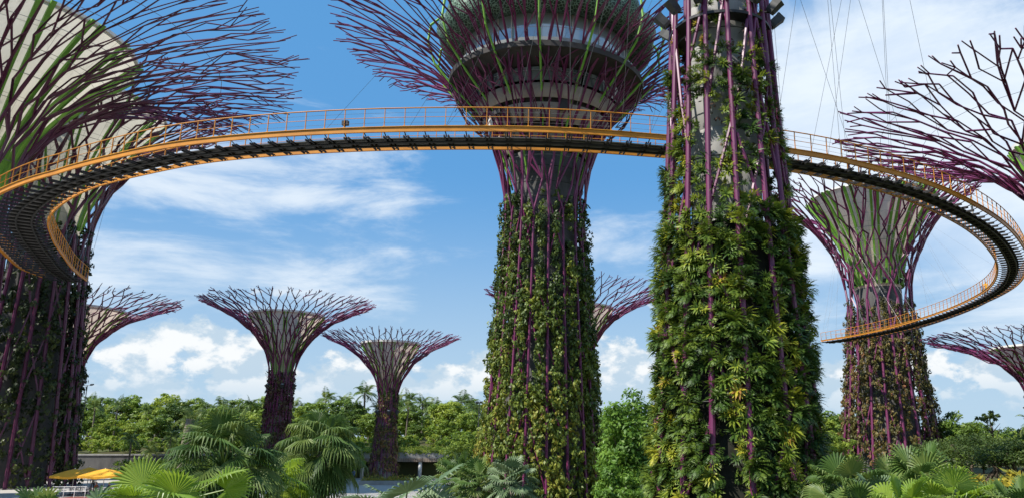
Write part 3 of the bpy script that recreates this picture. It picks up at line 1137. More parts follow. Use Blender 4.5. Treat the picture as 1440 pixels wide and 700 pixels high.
def strip(mb, o0, o1, z0, z1):
    """closed rectangular section swept along the walk"""
    rows = np.stack([rail_path(o0, z0), rail_path(o1, z0), rail_path(o1, z1), rail_path(o0, z1)], 1)
    v = rows.reshape(-1, 3)
    q = []
    for i in range(nC - 1):
        for e in range(4):
            q.append([i * 4 + e, i * 4 + (e + 1) % 4, i * 4 + 4 + (e + 1) % 4, i * 4 + 4 + e])
    q += [[3, 2, 1, 0], [(nC - 1) * 4 + e for e in range(4)]]
    mb.add(v, q)


mb = MB()
strip(mb, -.52, .52, -.12, -.06)
mb.build('deck', M_deckp, sk)
for sg in (-1, 1):
    mb = MB()
    lo, hi = sorted((sg * HW, sg * (HW + .12)))
    bt = .22 if sg < 0 else .09
    strip(mb, lo, hi, -.06 if sg < 0 else -.11, bt)
    mb.build('edge_beam', M_orange, sk)
    mb = MB()
    lo, hi = sorted((sg * (HW - .02), sg * (HW + .18)))
    strip(mb, lo, hi, bt + .003, bt + .038)
    mb.build('kerb_cap', M_yellow, sk)
    mb = MB()
    mb.tube(rail_path(sg * (HW + .10), 1.38), .035, 6)
    mb.build('handrail', M_orange, sk)
    mb = MB()
    mb.tube(rail_path(sg * (HW + .08), .82), .018, 5)
    mb.build('middle_rail', M_orange, sk)
    for q_ in (.5, 1.1):
        mb = MB()
        mb.tube(rail_path(sg * (HW + .08), q_), .008, 4)
        mb.build('rail_wire', M_cable, sk)
    mb = MB()
    mb.tube(rail_path(sg * .3, -.27), .07, 8)
    mb.build('spine_pipe', M_dsteel, sk)

posts = []
for i in range(nC):
    for sg in (-1, 1):
        p0 = np.append(C[i] + nor[i] * offs(sg * (HW + .06))[i], .258 if sg < 0 else .128)
        p1 = np.append(C[i] + nor[i] * offs(sg * (HW + .10))[i], 1.40)
        dist = math.hypot(p0[0], p0[1])
        px_ok = -34.5 < math.degrees(math.atan2(p0[0], p0[1])) < 29.5
        posts.append((0 if px_ok else 1, dist, p0, p1, tan[i]))
posts.sort(key=lambda c: (c[0], c[1]))


def post_mesh(mb, p0, p1, tg):
    a = math.atan2(tg[1], tg[0])
    mid = (p0 + p1) / 2
    mb.box(mid, (.03, .065, p1[2] - p0[2]), Matrix.Rotation(a, 3, 'Z'))
    mb.box(np.array([p0[0], p0[1], p0[2] + .03]), (.10, .14, .05), Matrix.Rotation(a, 3, 'Z'))


rest = MB()
for n_, (ok, d_, p0, p1, tg) in enumerate(posts):
    if n_ < 100:
        mb = MB()
        post_mesh(mb, p0, p1, tg)
        mb.build('railing_post', M_orange, sk)
    else:
        post_mesh(rest, p0, p1, tg)
o = rest.build('railing_posts', M_orange, sk)
o['kind'] = 'stuff'


def cross_mesh(mb, i):
    a = math.atan2(nor[i][1], nor[i][0])
    rt_ = Matrix.Rotation(a, 3, 'Z')
    c = C[i]
    for dt in (-.12, .12):
        cc = c + tan[i] * dt
        cc = cc - nor[i] * GROW[i] / 2
        mb.box((cc[0], cc[1], -.18), (2 * HW - .55 + GROW[i], .07, .11), rt_)
    for sg in (-1, 1):
        e0 = np.append(c + nor[i] * offs(sg * (HW - .02))[i], -.04)
        e1 = np.append(c + nor[i] * offs(sg * (HW - .45))[i], -.18)
        mb.bar(e0, e1, .035, .035, 4)


order = sorted(range(nC), key=lambda i: math.hypot(*C[i]))
rest = MB()
for n_, i in enumerate(order):
    if n_ < 100:
        mb = MB()
        cross_mesh(mb, i)
        mb.build('cross_beam', M_dsteel, sk)
    else:
        cross_mesh(rest, i)
o = rest.build('cross_beams', M_dsteel, sk)
o['kind'] = 'stuff'
# black loudspeaker on the railing
i = int(np.argmin(np.linalg.norm(C - np.array([-14.2, 43.6]), axis=1)))
mb = MB()
p = np.append(C[i] + nor[i] * -(HW - .05), .62)
mb.box(p, (.36, .22, .26), Matrix.Rotation(math.atan2(tan[i][1], tan[i][0]), 3, 'Z'))
mb.bar(p - [0, 0, .13], p - [0, 0, .38], .03)
mb.build('loudspeaker', M_dsteel, sk)


def cable(a, b, r=.010):
    a = np.array(a) - [0, 0, DZ]
    b = np.array(b) - [0, 0, DZ]
    mb = MB()
    mb.tube([a, (a + b) / 2 - [0, 0, .05], b], r, 4)
    mb.build('suspension_cable', M_cable, sk)


def near_idx(x, y):
    return int(np.argmin(np.linalg.norm(C - np.array([x, y]), axis=1)))


def edge_pt(i, sg):
    return np.append(C[i] + nor[i] * offs(sg * HW)[i], DZ + .2)


def fan(pos, sh_, a, tt, i0, di, n, sg, r=.010):
    rr, zz = sh_.can(tt)
    top = pol(rr, a, zz) + np.array([pos[0], pos[1], 0])
    for m_ in range(n):
        i = max(0, min(nC - 1, i0 + (m_ - n // 2) * di))
        cable(top, edge_pt(i, sg if m_ % 2 else -sg), r)


# from the near tower
for a, tt, xy in ((.95, .52, (9, 46)), (.60, .62, (14.5, 48)), (.35, .74, (19, 51)), (2.1, .55, (-2, 43.5)), (1.55, .55, (3, 44.6)), (2.55, .66, (-9, 43.4))):
    fan(H_pos, sh_H, a, tt, near_idx(*xy), 3, 5, 1)
# from the landing trees
for a, tt, xy in ((-.35, .45, (-53, 78)), (-.9, .5, (-50, 70)), (-.2, .5, (-54.5, 84))):
    fan(B_AX, sh_B, a, tt, near_idx(*xy), 4, 5, 1, .016)
for a, tt, xy in ((-2.2, .5, (42, 131)), (-2.5, .55, (40, 135)), (-1.6, .5, (46.5, 115)), (-1.3, .6, (47, 100))):
    fan((51.7, 143), sh_I, a, tt, near_idx(*xy), 4, 6, 1, .010)

# ------------------------------------------------------------------ people
def person(label, loc, rz, shirt, trousers, pose='stand', scale=1.0, cat='person', arm=0.15, group=None):
    """continuous skinned body with hair and clothes as children"""
    root = None
    V, E_, Rd = [], [], []

    def pt(p, r, par=None):
        V.append(p)
        Rd.append(r)
        if par is not None:
            E_.append((par, len(V) - 1))
        return len(V) - 1
    sit = pose == 'sit'
    hz = .50 if sit else .93
    pel = pt((0, 0, hz), .135)
    wst = pt((0, 0, hz + .16), .12, pel)
    cht = pt((0, 0, hz + .38), .15, wst)
    nck = pt((0, .0, hz + .54), .058, cht)
    hd0 = pt((0, .02, hz + .62), .075, nck)
    hd1 = pt((0, .03, hz + .72), .095, hd0)
    pt((0, .01, hz + .80), .06, hd1)
    for sg in (-1, 1):
        sh_ = pt((sg * .19, 0, hz + .47), .06, cht)
        el_ = pt((sg * (.24 + arm * .2), .04, hz + .20), .044, sh_)
        wr = pt((sg * (.22), .22 if sit else .14, hz + (.10 if sit else -.02)), .03, el_)
        pt((sg * .21, .30 if sit else .17, hz + (.10 if sit else -.11)), .034, wr)
        hp = pt((sg * .10, 0, hz - .05), .10, pel)
        if sit:
            kn = pt((sg * .11, .42, hz - .02), .065, hp)
            an = pt((sg * .11, .44, .08), .042, kn)
        else:
            kn = pt((sg * .11, .02, .50), .065, hp)
            an = pt((sg * .12, -.02, .08), .042, kn)
        pt((sg * .12, (.58 if sit else .12), .04), .035, an)
    me = bpy.data.meshes.new('person')
    me.from_pydata(V, E_, [])
    o = bpy.data.objects.new('person', me)
    S.collection.objects.link(o)
    md = o.modifiers.new('skin', 'SKIN')
    for i, r in enumerate(Rd):
        me.skin_vertices[0].data[i].radius = (r, r)
    me.skin_vertices[0].data[0].use_root = True
    sb = o.modifiers.new('sub', 'SUBSURF')
    sb.levels = 1
    dg = bpy.context.evaluated_depsgraph_get()
    me2 = bpy.data.meshes.new_from_object(o.evaluated_get(dg))
    o.modifiers.clear()
    o.data = me2
    me2.materials.clear()
    for m_ in (M_skin, shirt, trousers, M_dsteel):
        me2.materials.append(m_)
    for p in me2.polygons:
        c = p.center
        p.use_smooth = True
        if c.z > hz + .72 or (c.z > hz + .62 and c.y < -.02):
            p.material_index = 3
        elif c.z > hz + .53:
            p.material_index = 0
        elif c.z > hz + .02 and (abs(c.x) < .215 or c.z > hz + .30):
            p.material_index = 1
        elif abs(c.x) > .205 and c.z > hz - .2 and not (sit and c.z < hz + .04):
            p.material_index = 0
        elif c.z > .1:
            p.material_index = 2
        else:
            p.material_index = 3
    o.location = loc
    o.rotation_euler = (0, 0, rz)
    o.scale = (scale,) * 3
    tag(o, label, cat, group)
    return o


M_blue = solid('blue_cloth', (0.07, 0.13, 0.22), None, 6, 0.9)
M_greencl = solid('green_cloth', (0.20, 0.36, 0.10), None, 6, 0.9)
M_whitecl = solid('white_cloth', (0.65, 0.64, 0.62), None, 6, 0.9)
M_darkcl = solid('dark_cloth', (0.05, 0.048, 0.05), None, 6, 0.9)
M_orcl = solid('orange_cloth', (0.38, 0.15, 0.06), None, 6, 0.9)


def on_deck(px, py, off=0.0):
    P_ = at(px, py, 10)
    d = np.array([P_.x, P_.y, P_.z - CAMH])
    d = d * ((DZ - CAMH) / d[2])
    i = near_idx(d[0], d[1])
    return np.append(C[i] + nor[i] * off, DZ - .058)


person('person in a blue top standing on the skyway beside a person in yellow', on_deck(1370, 418, .35), R(150), M_blue, M_darkcl)
person('person in a yellow top standing on the skyway beside a person in blue', on_deck(1379, 414, .35), R(150), M_canvas, M_darkcl)
person('person in a green top on the skyway under the reaching bare branches', on_deck(1400, 300, -.2), R(-120), M_greencl, M_whitecl)
person('person in white crossing the middle of the skyway on its far side', on_deck(674, 190, .4), R(80), M_whitecl, M_blue)


# ------------------------------------------------------------------ pavilion, walls, umbrellas, lamp posts
BX0, BX1, BY = ground_x(505, 122), ground_x(652, 122), 122.0
pv = tag(empty('pavilion', ((BX0 + BX1) / 2, BY, 0)), 'low concrete pavilion with dark openings and a planted roof', 'building')
hw = (BX1 - BX0) / 2
mb = MB()
mb.box((0, 1.2, 3.35), (2 * hw, 4.2, 1.1))
mb.build('roof_slab', M_conc, pv)
mb = MB()
for i in range(int(2 * hw / .35)):
    mb.box((-hw + .2 + i * .35, -.93, 2.55), (.31, .10, .5))
mb.build('fascia_boards', M_bowl, pv)
mb = MB()
mb.box((0, 3.2, 1.4), (2 * hw, .2, 2.8))
mb.build('back_wall', M_bowld, pv)
for x in (ground_x(483, 122), ground_x(510, 122), ground_x(591, 122), ground_x(625, 122)):
    mb = MB()
    mb.tube([(x - pv.location.x, -.55, 0), (x - pv.location.x, -.55, 2.8)], .27, 14)
    mb.build('column', M_white, pv, True)
for x in (ground_x(597, 122), ground_x(560, 122)):
    mb = MB()
    mb.tube([(x - pv.location.x, 1.6, 0), (x - pv.location.x, 1.6, 2.8)], .25, 14)
    mb.build('column', M_white, pv, True)
mb = MB()
lr = np.random.default_rng(8)
n = 2600
p = np.stack([lr.uniform(-hw, hw, n), lr.uniform(-.9, 3, n), 3.9 + np.abs(lr.normal(.22, .22, n))], 1)
mb.leaves(p, lr.normal(0, 1, (n, 3)) + [0, -.6, .6], .35, .12, lr.random(n))
n = 600
p = np.stack([lr.uniform(-hw, hw, n), np.full(n, -.95), 3.9 - np.abs(lr.normal(0, .22, n))], 1)
mb.leaves(p, lr.normal(0, .4, (n, 3)) + [0, -1, .3], .4, .14, lr.random(n))
o = mb.build('roof_planting', L_lime, pv)
o['kind'] = 'stuff'
rw = tag(empty('retaining_wall', (-66, 122.6, 0)), 'long grey retaining wall under the planted bank behind the cafe umbrellas', 'wall')
mb = MB()
mb.box((0, 0, 1.6), (50, .5, 3.2))
mb.build('wall_face', M_concd, rw)
mb = MB()
mb.box((0, -.05, 3.3), (50, .7, .2))
mb.build('coping', M_conc, rw)

def umbrella(label, x, y, w, h, rz):
    u = tag(empty('cafe_umbrella', (x, y, 0), rz), label, 'umbrella', 'yellow cafe umbrellas')
    mb = MB()
    k_ = w / 2
    rows = []
    nseg = 32
    A_ = np.linspace(0, 2 * math.pi, nseg, endpoint=False)
    for f, z in ((0.02, h), (.35, h - .18), (.7, h - .42), (1.0, h - .66), (1.0, h - .86), (.985, h - .86), (.985, h - .67), (.7, h - .44), (.02, h - .03)):
        sq = k_ * f / np.maximum(np.abs(np.cos(A_)), np.abs(np.sin(A_))) ** .8
        sag = -.05 * f * np.cos(4 * A_)
        rows.append(np.stack([sq * np.cos(A_), sq * np.sin(A_), z + sag], 1))
    q = [[m_ * nseg + j, m_ * nseg + (j + 1) % nseg, (m_ + 1) * nseg + (j + 1) % nseg, (m_ + 1) * nseg + j] for m_ in range(len(rows) - 1) for j in range(nseg)]
    mb.add(np.concatenate(rows), q)
    mb.build('canopy', M_canvas, u)
    mb = MB()
    mb.bar((0, 0, .05), (0, 0, h + .08), .04, .035, 8)
    mb.build('pole', M_white, u)
    mb = MB()
    mb.lathe([(.02, .12), (.30, .1), (.34, 0)], 16)
    mb.build('base', M_dsteel, u)
    for i in range(4):
        a = math.pi / 4 + i * math.pi / 2
        mb = MB()
        mb.bar((0, 0, h - .75), pol(k_ * .7, a, h - .55), .015)
        mb.build('rib', M_white, u)
    return u


ux = lambda px_, Y: ground_x(px_, Y)
umbrella('deep yellow cafe umbrella overlapping the dark vine-hung trunk', ux(100, 80), 80, 3.3, 2.45, .2)
umbrella('broad yellow cafe umbrella nearest the fan palms', ux(143, 79), 79, 3.6, 2.5, .15)
umbrella('yellow cafe umbrella partly behind its two neighbours', ux(121, 84), 84, 3.3, 2.5, .5)


def cafe_table(label, x, y):
    tb = tag(empty('cafe_table', (x, y, 0)), label, 'table', 'cafe tables under the umbrellas')
    mb = MB()
    mb.lathe([(.02, .72), (.42, .72), (.43, .75), (.02, .755)], 20)
    mb.build('tabletop', M_white, tb)
    mb = MB()
    mb.bar((0, 0, .03), (0, 0, .72), .035, .035, 8)
    mb.lathe([(.02, .05), (.26, .03), (.27, 0)], 16)
    mb.build('pedestal', M_dsteel, tb)


def cafe_chair(label, x, y, rz):
    c = tag(empty('cafe_chair', (x, y, 0), rz), label, 'chair', 'cafe chairs under the umbrellas')
    mb = MB()
    mb.box((0, 0, .45), (.44, .44, .04))
    mb.build('seat', M_cable, c)
    mb = MB()
    for z in (.62, .74, .86):
        mb.box((0, -.21, z), (.44, .025, .07))
    mb.build('backrest', M_cable, c)
    for sx in (-.19, .19):
        for sy in (-.2, .2):
            mb = MB()
            mb.bar((sx, sy, 0), (sx, sy, .45 if sy > 0 else .9), .018)
            mb.build('leg', M_cable, c)


seats = [(98, 79.2, 'beside the white bench'), (121, 78.4, 'in the middle of the terrace'), (139, 78.0, 'nearest the fan palms'), (112, 82.5, 'behind the front tables')]
for px_, Y, where in seats:
    X = ux(px_, Y)
    cafe_table('round white cafe table ' + where, X, Y)
    for j, (dx, dy, rz) in enumerate(((-.75, 0, -90), (.75, .1, 90))):
        cafe_chair('metal cafe chair at the %s of the round table %s' % (('left', 'right')[j], where), X + dx, Y + dy, R(rz))
person('person in orange seated at the cafe table in the middle of the terrace', (ux(121, 78.4) + .75, 78.55, 0), R(90), M_orcl, M_darkcl, 'sit')
person('person in black seated at the cafe table nearest the fan palms', (ux(139, 78) + .75, 78.15, 0), R(90), M_darkcl, M_blue, 'sit')
person('person in white standing on the terrace behind the cafe tables', (ux(129, 84.5), 84.5, 0), R(190), M_whitecl, M_darkcl)
person('small figure in blue walking on the plaza beside the mossy small trunk', (ux(497, 106), 106, 0), R(60), M_blue, M_darkcl)
bn = tag(empty('barrier', (ux(96, 76.5), 76.5, 0)), 'low white rail barrier in front of the cafe terrace', 'railing')
mb = MB()
for z in (.55, .95):
    mb.bar((-1.6, 0, z), (1.6, 0, z), .022)
mb.build('rail', M_white, bn)
for x in (-1.5, -.5, .5, 1.5):
    mb = MB()
    mb.bar((x, 0, 0), (x, 0, 1.0), .03)
    mb.build('post', M_white, bn)
g = MB()
xa, xb = ux(84, 76), ux(128, 76)
g.add([(xa, 74.6, .008), (xb, 74.6, .008), (xb, 77.6, .008), (xa, 77.6, .008)], [[0, 1, 2, 3]])
tag(g.build('red_path', M_red), kind='structure')


def lamp_post(label, px_, py, Y, arms, wdt):
    P_ = at(px_, py, Y)
    gz = terrace_z(P_.x, Y)
    lp = tag(empty('lamp_post', (P_.x, Y, gz)), label, 'lamp post')
    h = P_.z - gz
    mb = MB()
    mb.bar((0, 0, 0), (0, 0, h), .11, .07, 8)
    mb.build('pole', M_lamp, lp)
    mb = MB()
    mb.bar((-wdt, 0, h - .05), (wdt, 0, h - .05), .05)
    mb.build('crossbar', M_lamp, lp)
    for a in arms:
        mb = MB()
        mb.box((a * wdt, -.1, h + .10), (.5, .45, .22), Matrix.Rotation(.35, 3, 'X'))
        mb.build('lamp_head', M_lamp, lp)


lamp_post('tall twin-headed lamp post rising over the bank beside the russet small trunk', 123, 541, 150, (-1, 1), .9)
lamp_post('slim lamp post standing close against the restaurant tower', 674, 566, 130, (-.6, .6), .5)


# planter kerbs on the plaza
for lab, x0, x1, Y in (('grey stone planter edge below the shaggy fan palm', 362, 442, 52), ('grey stone planter edge round the mossy small trunk', 505, 580, 100)):
    xa, xb = ground_x(x0, Y), ground_x(x1, Y)
    pe = tag(empty('planter', ((xa + xb) / 2, Y, 0)), lab, 'planter')
    mb = MB()
    mb.box((0, 0, .25), (xb - xa, .4, .5))
    mb.build('kerb', M_conc, pe)
    mb = MB()
    lr = np.random.default_rng(int(Y))
    n = 1500
    p = np.stack([lr.uniform(-(xb - xa) / 2, (xb - xa) / 2, n), lr.uniform(.2, 2.4, n), .3 + np.abs(lr.normal(0, .3, n))], 1)
    mb.leaves(p, lr.normal(0, 1, (n, 3)) + [0, -.4, .6], .38, .08, lr.random(n))
    mb.build('planting', L_yel, pe)['kind'] = 'stuff'


# ------------------------------------------------------------------ trees and palms
def crown(mb, lr, c, rad, nclump, per, leaf, asp=.55, shell=.75, flat=1.0, vlo=.0, vhi=1.0, under=.35):
    """leaf clumps spread through an uneven ellipsoid"""
    c = np.array(c, float)
    rad = np.array(rad, float)
    for i in range(nclump):
        d = unit(lr.normal(size=3))
        if d[2] < -.45 and lr.random() > under:
            d[2] *= -1
        rr = lr.uniform(shell, 1.05) if lr.random() < .75 else lr.uniform(.3, shell)
        lob = 1 + .20 * math.sin(3 * math.atan2(d[1], d[0]) + c[0] * 3.1 + 1.7) * math.sin(2.3 * d[2] + 1)
        p0 = c + d * rad * rr * lob
        cr = rad.mean() * lr.uniform(.22, .40)
        n = int(per * lr.uniform(.6, 1.3))
        dd = unit(lr.normal(size=(n, 3)) + [0, 0, .35])
        pr = cr * lr.random(n)[:, None] ** .45
        p = p0 + dd * pr * [1, 1, .72 * flat]
        nrm = dd + lr.normal(0, .5, (n, 3)) + [0, 0, .4]
        v = np.clip(lr.uniform(vlo, vhi) * .55 + .3 * lr.random(n) + .1, 0, 1)
        mb.leaves(p, nrm, leaf * lr.uniform(.7, 1.4, n), leaf * asp * lr.uniform(.7, 1.3, n), v, None, .12)


def limbs(mb, lr, h, r, top, spread, n=6, lean=0.0):
    """tapered trunk with limbs"""
    pts = [(lean * h * f * f + .04 * h * math.sin(3 * f + lean * 9), .03 * h * math.sin(2.3 * f), h * f) for f in np.linspace(0, 1, 7)]
    mb.tube(pts, np.linspace(r, r * .35, 7), 8)
    for i in range(n):
        f = lr.uniform(.5, .98)
        p0 = np.array([np.interp(f, np.linspace(0, 1, 7), [q[c] for q in pts]) for c in range(3)])
        a = 2 * math.pi * (i + lr.uniform(-.3, .3)) / n
        ln = spread * lr.uniform(.6, 1)
        p1 = p0 + [math.cos(a) * ln * .5, math.sin(a) * ln * .5, (top - h * f) * .35]
        p2 = p0 + [math.cos(a) * ln, math.sin(a) * ln, (top - h * f) * .7]
        mb.tube([p0, p1, p2], [r * .35, r * .22, r * .08], 6)


def broadleaf(name, label, cat, h, cr, seed, mat, nclump, per, leaf, loc=(0, 0, 0), trunk_f=.42, cz=.64, flat=.95, group=None, **kw):
    lr = np.random.default_rng(seed)
    tr = tag(empty(name, loc), label, cat, group)
    mb = MB()
    limbs(mb, lr, h * (trunk_f + .2), h * .022 + .04, h * .9, cr * .75, 7)
    own(tr, mb.build('trunk', M_bark, tr, True))
    mb = MB()
    crown(mb, lr, (0, 0, h * cz), (cr, cr, h * (1 - cz) * flat), nclump, per, leaf, **kw)
    own(tr, mb.build('crown', mat, tr))
    return tr


def pinnate(mb, lr, base, az_, elev, L, w, droop, nl, var):
    """feather frond: arching rachis with leaflets either side"""
    d = np.array([math.cos(az_) * math.cos(elev), math.sin(az_) * math.cos(elev), math.sin(elev)])
    p = np.array(base, float)
    pts = [p.copy()]
    ns = 9
    for i in range(ns):
        p = p + d * L / ns
        pts.append(p.copy())
        d = unit(d + [0, 0, -droop / ns * (1 + i * .25)])
    pts = np.array(pts)
    mb.tube(pts, np.linspace(.035, .008, ns + 1) * L / 3, 4, True, .7)
    f = np.repeat(np.linspace(.12, .99, nl), 2)
    sg = np.tile([-1.0, 1.0], nl)
    idx = f * ns
    P_ = np.stack([np.interp(idx, np.arange(ns + 1), pts[:, c]) for c in range(3)], 1)
    T_ = unit(np.stack([np.interp(idx, np.arange(ns + 1), np.gradient(pts[:, c])) for c in range(3)], 1))
    side = unit(np.cross(T_, [0, 0, 1.0])) * sg[:, None]
    ll = w * np.sin(np.clip(f, 0, 1) ** .7 * math.pi * .93 + .15) * lr.uniform(.85, 1.1, len(f)) + .08
    dirn = unit(side + T_ * .55 + np.array([0, 0, -.35]) + lr.normal(0, .08, (len(f), 3)))
    mid = P_ + dirn * ll[:, None] * .5
    nrm = np.cross(dirn, T_) * sg[:, None]
    nrm[:, 2] = np.abs(nrm[:, 2])
    mb.leaves(mid, nrm, ll, np.maximum(.075 * L / 3, ll * .15), np.clip(var + lr.uniform(-.2, .2, len(f)), 0, 1), dirn, .12)


def feather_palm(name, label, h, seed, L=2.6, nf=17, w=.7, droop=1.6, loc=(0, 0, 0), mat=None, group=None, tr_r=.16, nl=22, lean=.03, split=False):
    lr = np.random.default_rng(seed)
    pm = tag(empty(name, loc), label, 'palm tree', group)
    mb = MB()
    pts = [(lean * h * f * f, .4 * lean * h * f, h * f) for f in np.linspace(0, 1, 7)]
    mb.tube(pts, tr_r * np.array([1.25, 1, .95, .9, .85, .8, .7]), 8)
    own(pm, mb.build('trunk', M_palmbark, pm, True))
    mb = MB()
    for i in range(nf):
        e = R(lr.uniform(-25, 75)) if i > 3 else R(lr.uniform(60, 85))
        pinnate(mb, lr, pts[-1], i * 2.399 + lr.uniform(-.2, .2), e, L * lr.uniform(.8, 1.1), w, droop * lr.uniform(.8, 1.2), nl, lr.uniform(.2, .8))
    own(pm, mb.build('crown', mat or L_palm, pm))
    return pm


def fan_leaf(mb, lr, hub, pet_d, nrm, Rb, nseg=26, spread=125, var=.5, fold=.05, droop=.25, split=.62, cup=.12):
    """pleated fan blade: V-folded segments radiating from the hub, free at the tips"""
    ax = unit(pet_d)
    nrm = unit(np.array(nrm) - ax * np.dot(nrm, ax))
    sd = np.cross(ax, nrm)
    hub = np.array(hub, float)
    al = np.radians(np.linspace(-spread, spread, nseg))
    da = al[1] - al[0]
    for a in al:
        ln = Rb * (1 - .22 * (abs(a) / math.radians(spread)) ** 2) * lr.uniform(.93, 1.05)

        def pt(rr, ang, up):
            return hub + (ax * math.cos(ang) + sd * math.sin(ang)) * rr + nrm * up
        sp_ = split * ln
        lft, rgt = a - da / 2, a + da / 2
        f_ = fold * Rb
        dr = np.array([0, 0, -1.0]) * droop * Rb
        cu = cup * Rb
        b0 = hub + nrm * 0
        m1 = pt(sp_, lft, cu * .5)
        m2 = pt(sp_, rgt, cu * .5)
        mc = pt(sp_, a, cu * .5 + f_)
        e1 = pt(ln * .86, a - da * .22, cu) + dr * .45
        e2 = pt(ln * .86, a + da * .22, cu) + dr * .45
        ec = pt(ln * .86, a, cu + f_ * .6) + dr * .45
        tp = pt(ln, a + lr.normal(0, .03), cu * .8) + dr * lr.uniform(.7, 1.4)
        vv = float(np.clip(var + lr.uniform(-.16, .16), 0, 1))
        mb.add([b0, m1, mc, m2, e1, ec, e2, tp], [[0, 1, 2, 2][:3] + [0]] and [[1, 4, 5, 2], [2, 5, 6, 3]], [[0, 1, 2], [0, 2, 3], [4, 7, 5], [5, 7, 6]],
               np.clip(np.array([.1, 0, .12, -.02, .05, .12, .02, .15]) + vv, 0, 1))


def fan_palm(name, label, loc, h, seed, L=1.2, Rb=.9, nf=22, mat=None, group=None, tr_r=.17, nseg=24, droop=.3, e_rng=(-35, 80), extra=(), skirt=0, rz=0.0, parts=True, cat='palm tree', spread=120, split=.56):
    lr = np.random.default_rng(seed)
    pm = tag(empty(name, loc, rz), label, cat, group)
    mat = mat or L_fan
    mb = MB()
    if h > .3:
        pts = [(.02 * h * math.sin(3 * f), .02 * h * f, h * f) for f in np.linspace(0, 1, 8)]
        mb.tube(pts, tr_r * np.array([1.3, 1.05, 1, 1, 1, .95, .95, .9]), 9)
        own(pm, mb.build('trunk', M_palmbark, pm, True))
    top = np.array([0, .02 * h, h])
    allb = MB()

    def frond(az_, e, l_, r_, v_, dead=False, nrm=None, dro=droop):
        mb_ = MB() if parts else allb
        d = np.array([math.cos(az_) * math.cos(e), math.sin(az_) * math.cos(e), math.sin(e)])
        mid = top + d * l_ * .55
        d2 = unit(d + [0, 0, -.28])
        hub = mid + d2 * l_ * .45
        mb_.tube([top, mid, hub], [.022 * r_ + .008, .018 * r_ + .006, .012 * r_ + .004], 5, True, v_ + .1)
        up = nrm if nrm is not None else unit(np.array([-d2[0] * d2[2], -d2[1] * d2[2], 1.0])) + lr.normal(0, .28, 3)
        fan_leaf(mb_, lr, hub, unit(d2 + [0, 0, -.22]) if nrm is None else d2, up, r_, nseg, spread, v_, .035, dro, split if nrm is None else .66)
        if parts:
            own(pm, mb_.build('frond', L_dead if dead else mat, pm))
    for i in range(nf):
        f = (i + .5) / nf
        e = R(e_rng[1] + (e_rng[0] - e_rng[1]) * f ** .85 + lr.uniform(-8, 8))
        frond(i * 2.399 + lr.uniform(-.25, .25), e, L * lr.uniform(.8, 1.15), Rb * lr.uniform(.8, 1.12), lr.uniform(.15, .85))
    for i in range(skirt):
        frond(lr.uniform(0, 6.28), R(lr.uniform(-78, -55)), L * .7, Rb * .75, lr.uniform(.2, .9), True)
    for (az_, e, l_, r_, v_, nrm) in extra:
        frond(az_, e, l_, r_, v_, False, np.array(nrm, float), .06)
    if not parts:
        own(pm, allb.build('crown', mat, pm))
    return pm


# ---- foreground palms
P_ = at(245, 712, 13.5)
fan_palm('fan_palm', 'bright green fan palm in front, one pleated leaf facing the viewer', (P_.x, P_.y, 0), P_.z - .05, 201, .80, .58, 14, L_fanb, nseg=32, tr_r=.15, e_rng=(-30, 40), droop=.22, spread=130,
         extra=((R(-80), R(66), .30, .62, .5, (.10, -1, .25)), (R(180), R(40), .72, .55, .95, (-.15, -1, .4)), (R(10), R(30), .8, .5, .6, (.2, -1, .7))))
P_ = at(312, 656, 25)
fan_palm('fan_palm', 'large shaggy fan palm with drooping dark fronds behind the bright fan', (P_.x, P_.y, 0), P_.z, 207, 1.1, .95, 46, None, nseg=30, tr_r=.24, skirt=10, droop=.55, e_rng=(-60, 84), split=.42)
P_ = at(452, 634, 33)
fan_palm('fan_palm', 'drooping fan palm standing right of the russet small trunk', (P_.x, P_.y, 0), P_.z, 211, 1.1, .95, 42, None, nseg=28, tr_r=.22, skirt=8, droop=.65, e_rng=(-65, 82), split=.42)
P_ = at(385, 680, 27)
fan_palm('fan_palm', 'short yellowish fan palm between the two shaggy fan palms', (P_.x, P_.y, 0), P_.z, 214, .8, .7, 16, L_fanb, nseg=24, tr_r=.14, droop=.5, e_rng=(-40, 70))
P_ = at(566, 728, 13.5)
fan_palm('fan_palm', 'stubby silver leaved fan palm at the bottom edge before the plaza', (P_.x, P_.y, 0), P_.z - .05, 219, .72, .55, 9, L_glau, nseg=22, tr_r=.15, droop=.10, e_rng=(5, 55), extra=((R(15), R(36), .45, .5, .8, (-.2, -1, .8)), (R(165), R(14), .9, .45, .5, (.1, -.8, 1))))
for (px_, py, Y, sd_, m_, lab) in ((646, 674, 34, 221, L_fan, 'small dense fan palm closest to the pavilion'),
                                   (672, 684, 32, 222, L_fan, 'small fan palm in front of the restaurant tower base, middle of three'),
                                   (719, 682, 31, 223, L_glau, 'small greyish fan palm at the foot of the restaurant tower')):
    P_ = at(px_, py, Y)
    fan_palm('fan_palm', lab, (P_.x, P_.y, 0), P_.z, sd_, .72, .52, 34, m_, tr_r=.10, nseg=18, droop=.2, e_rng=(-40, 85), spread=110)

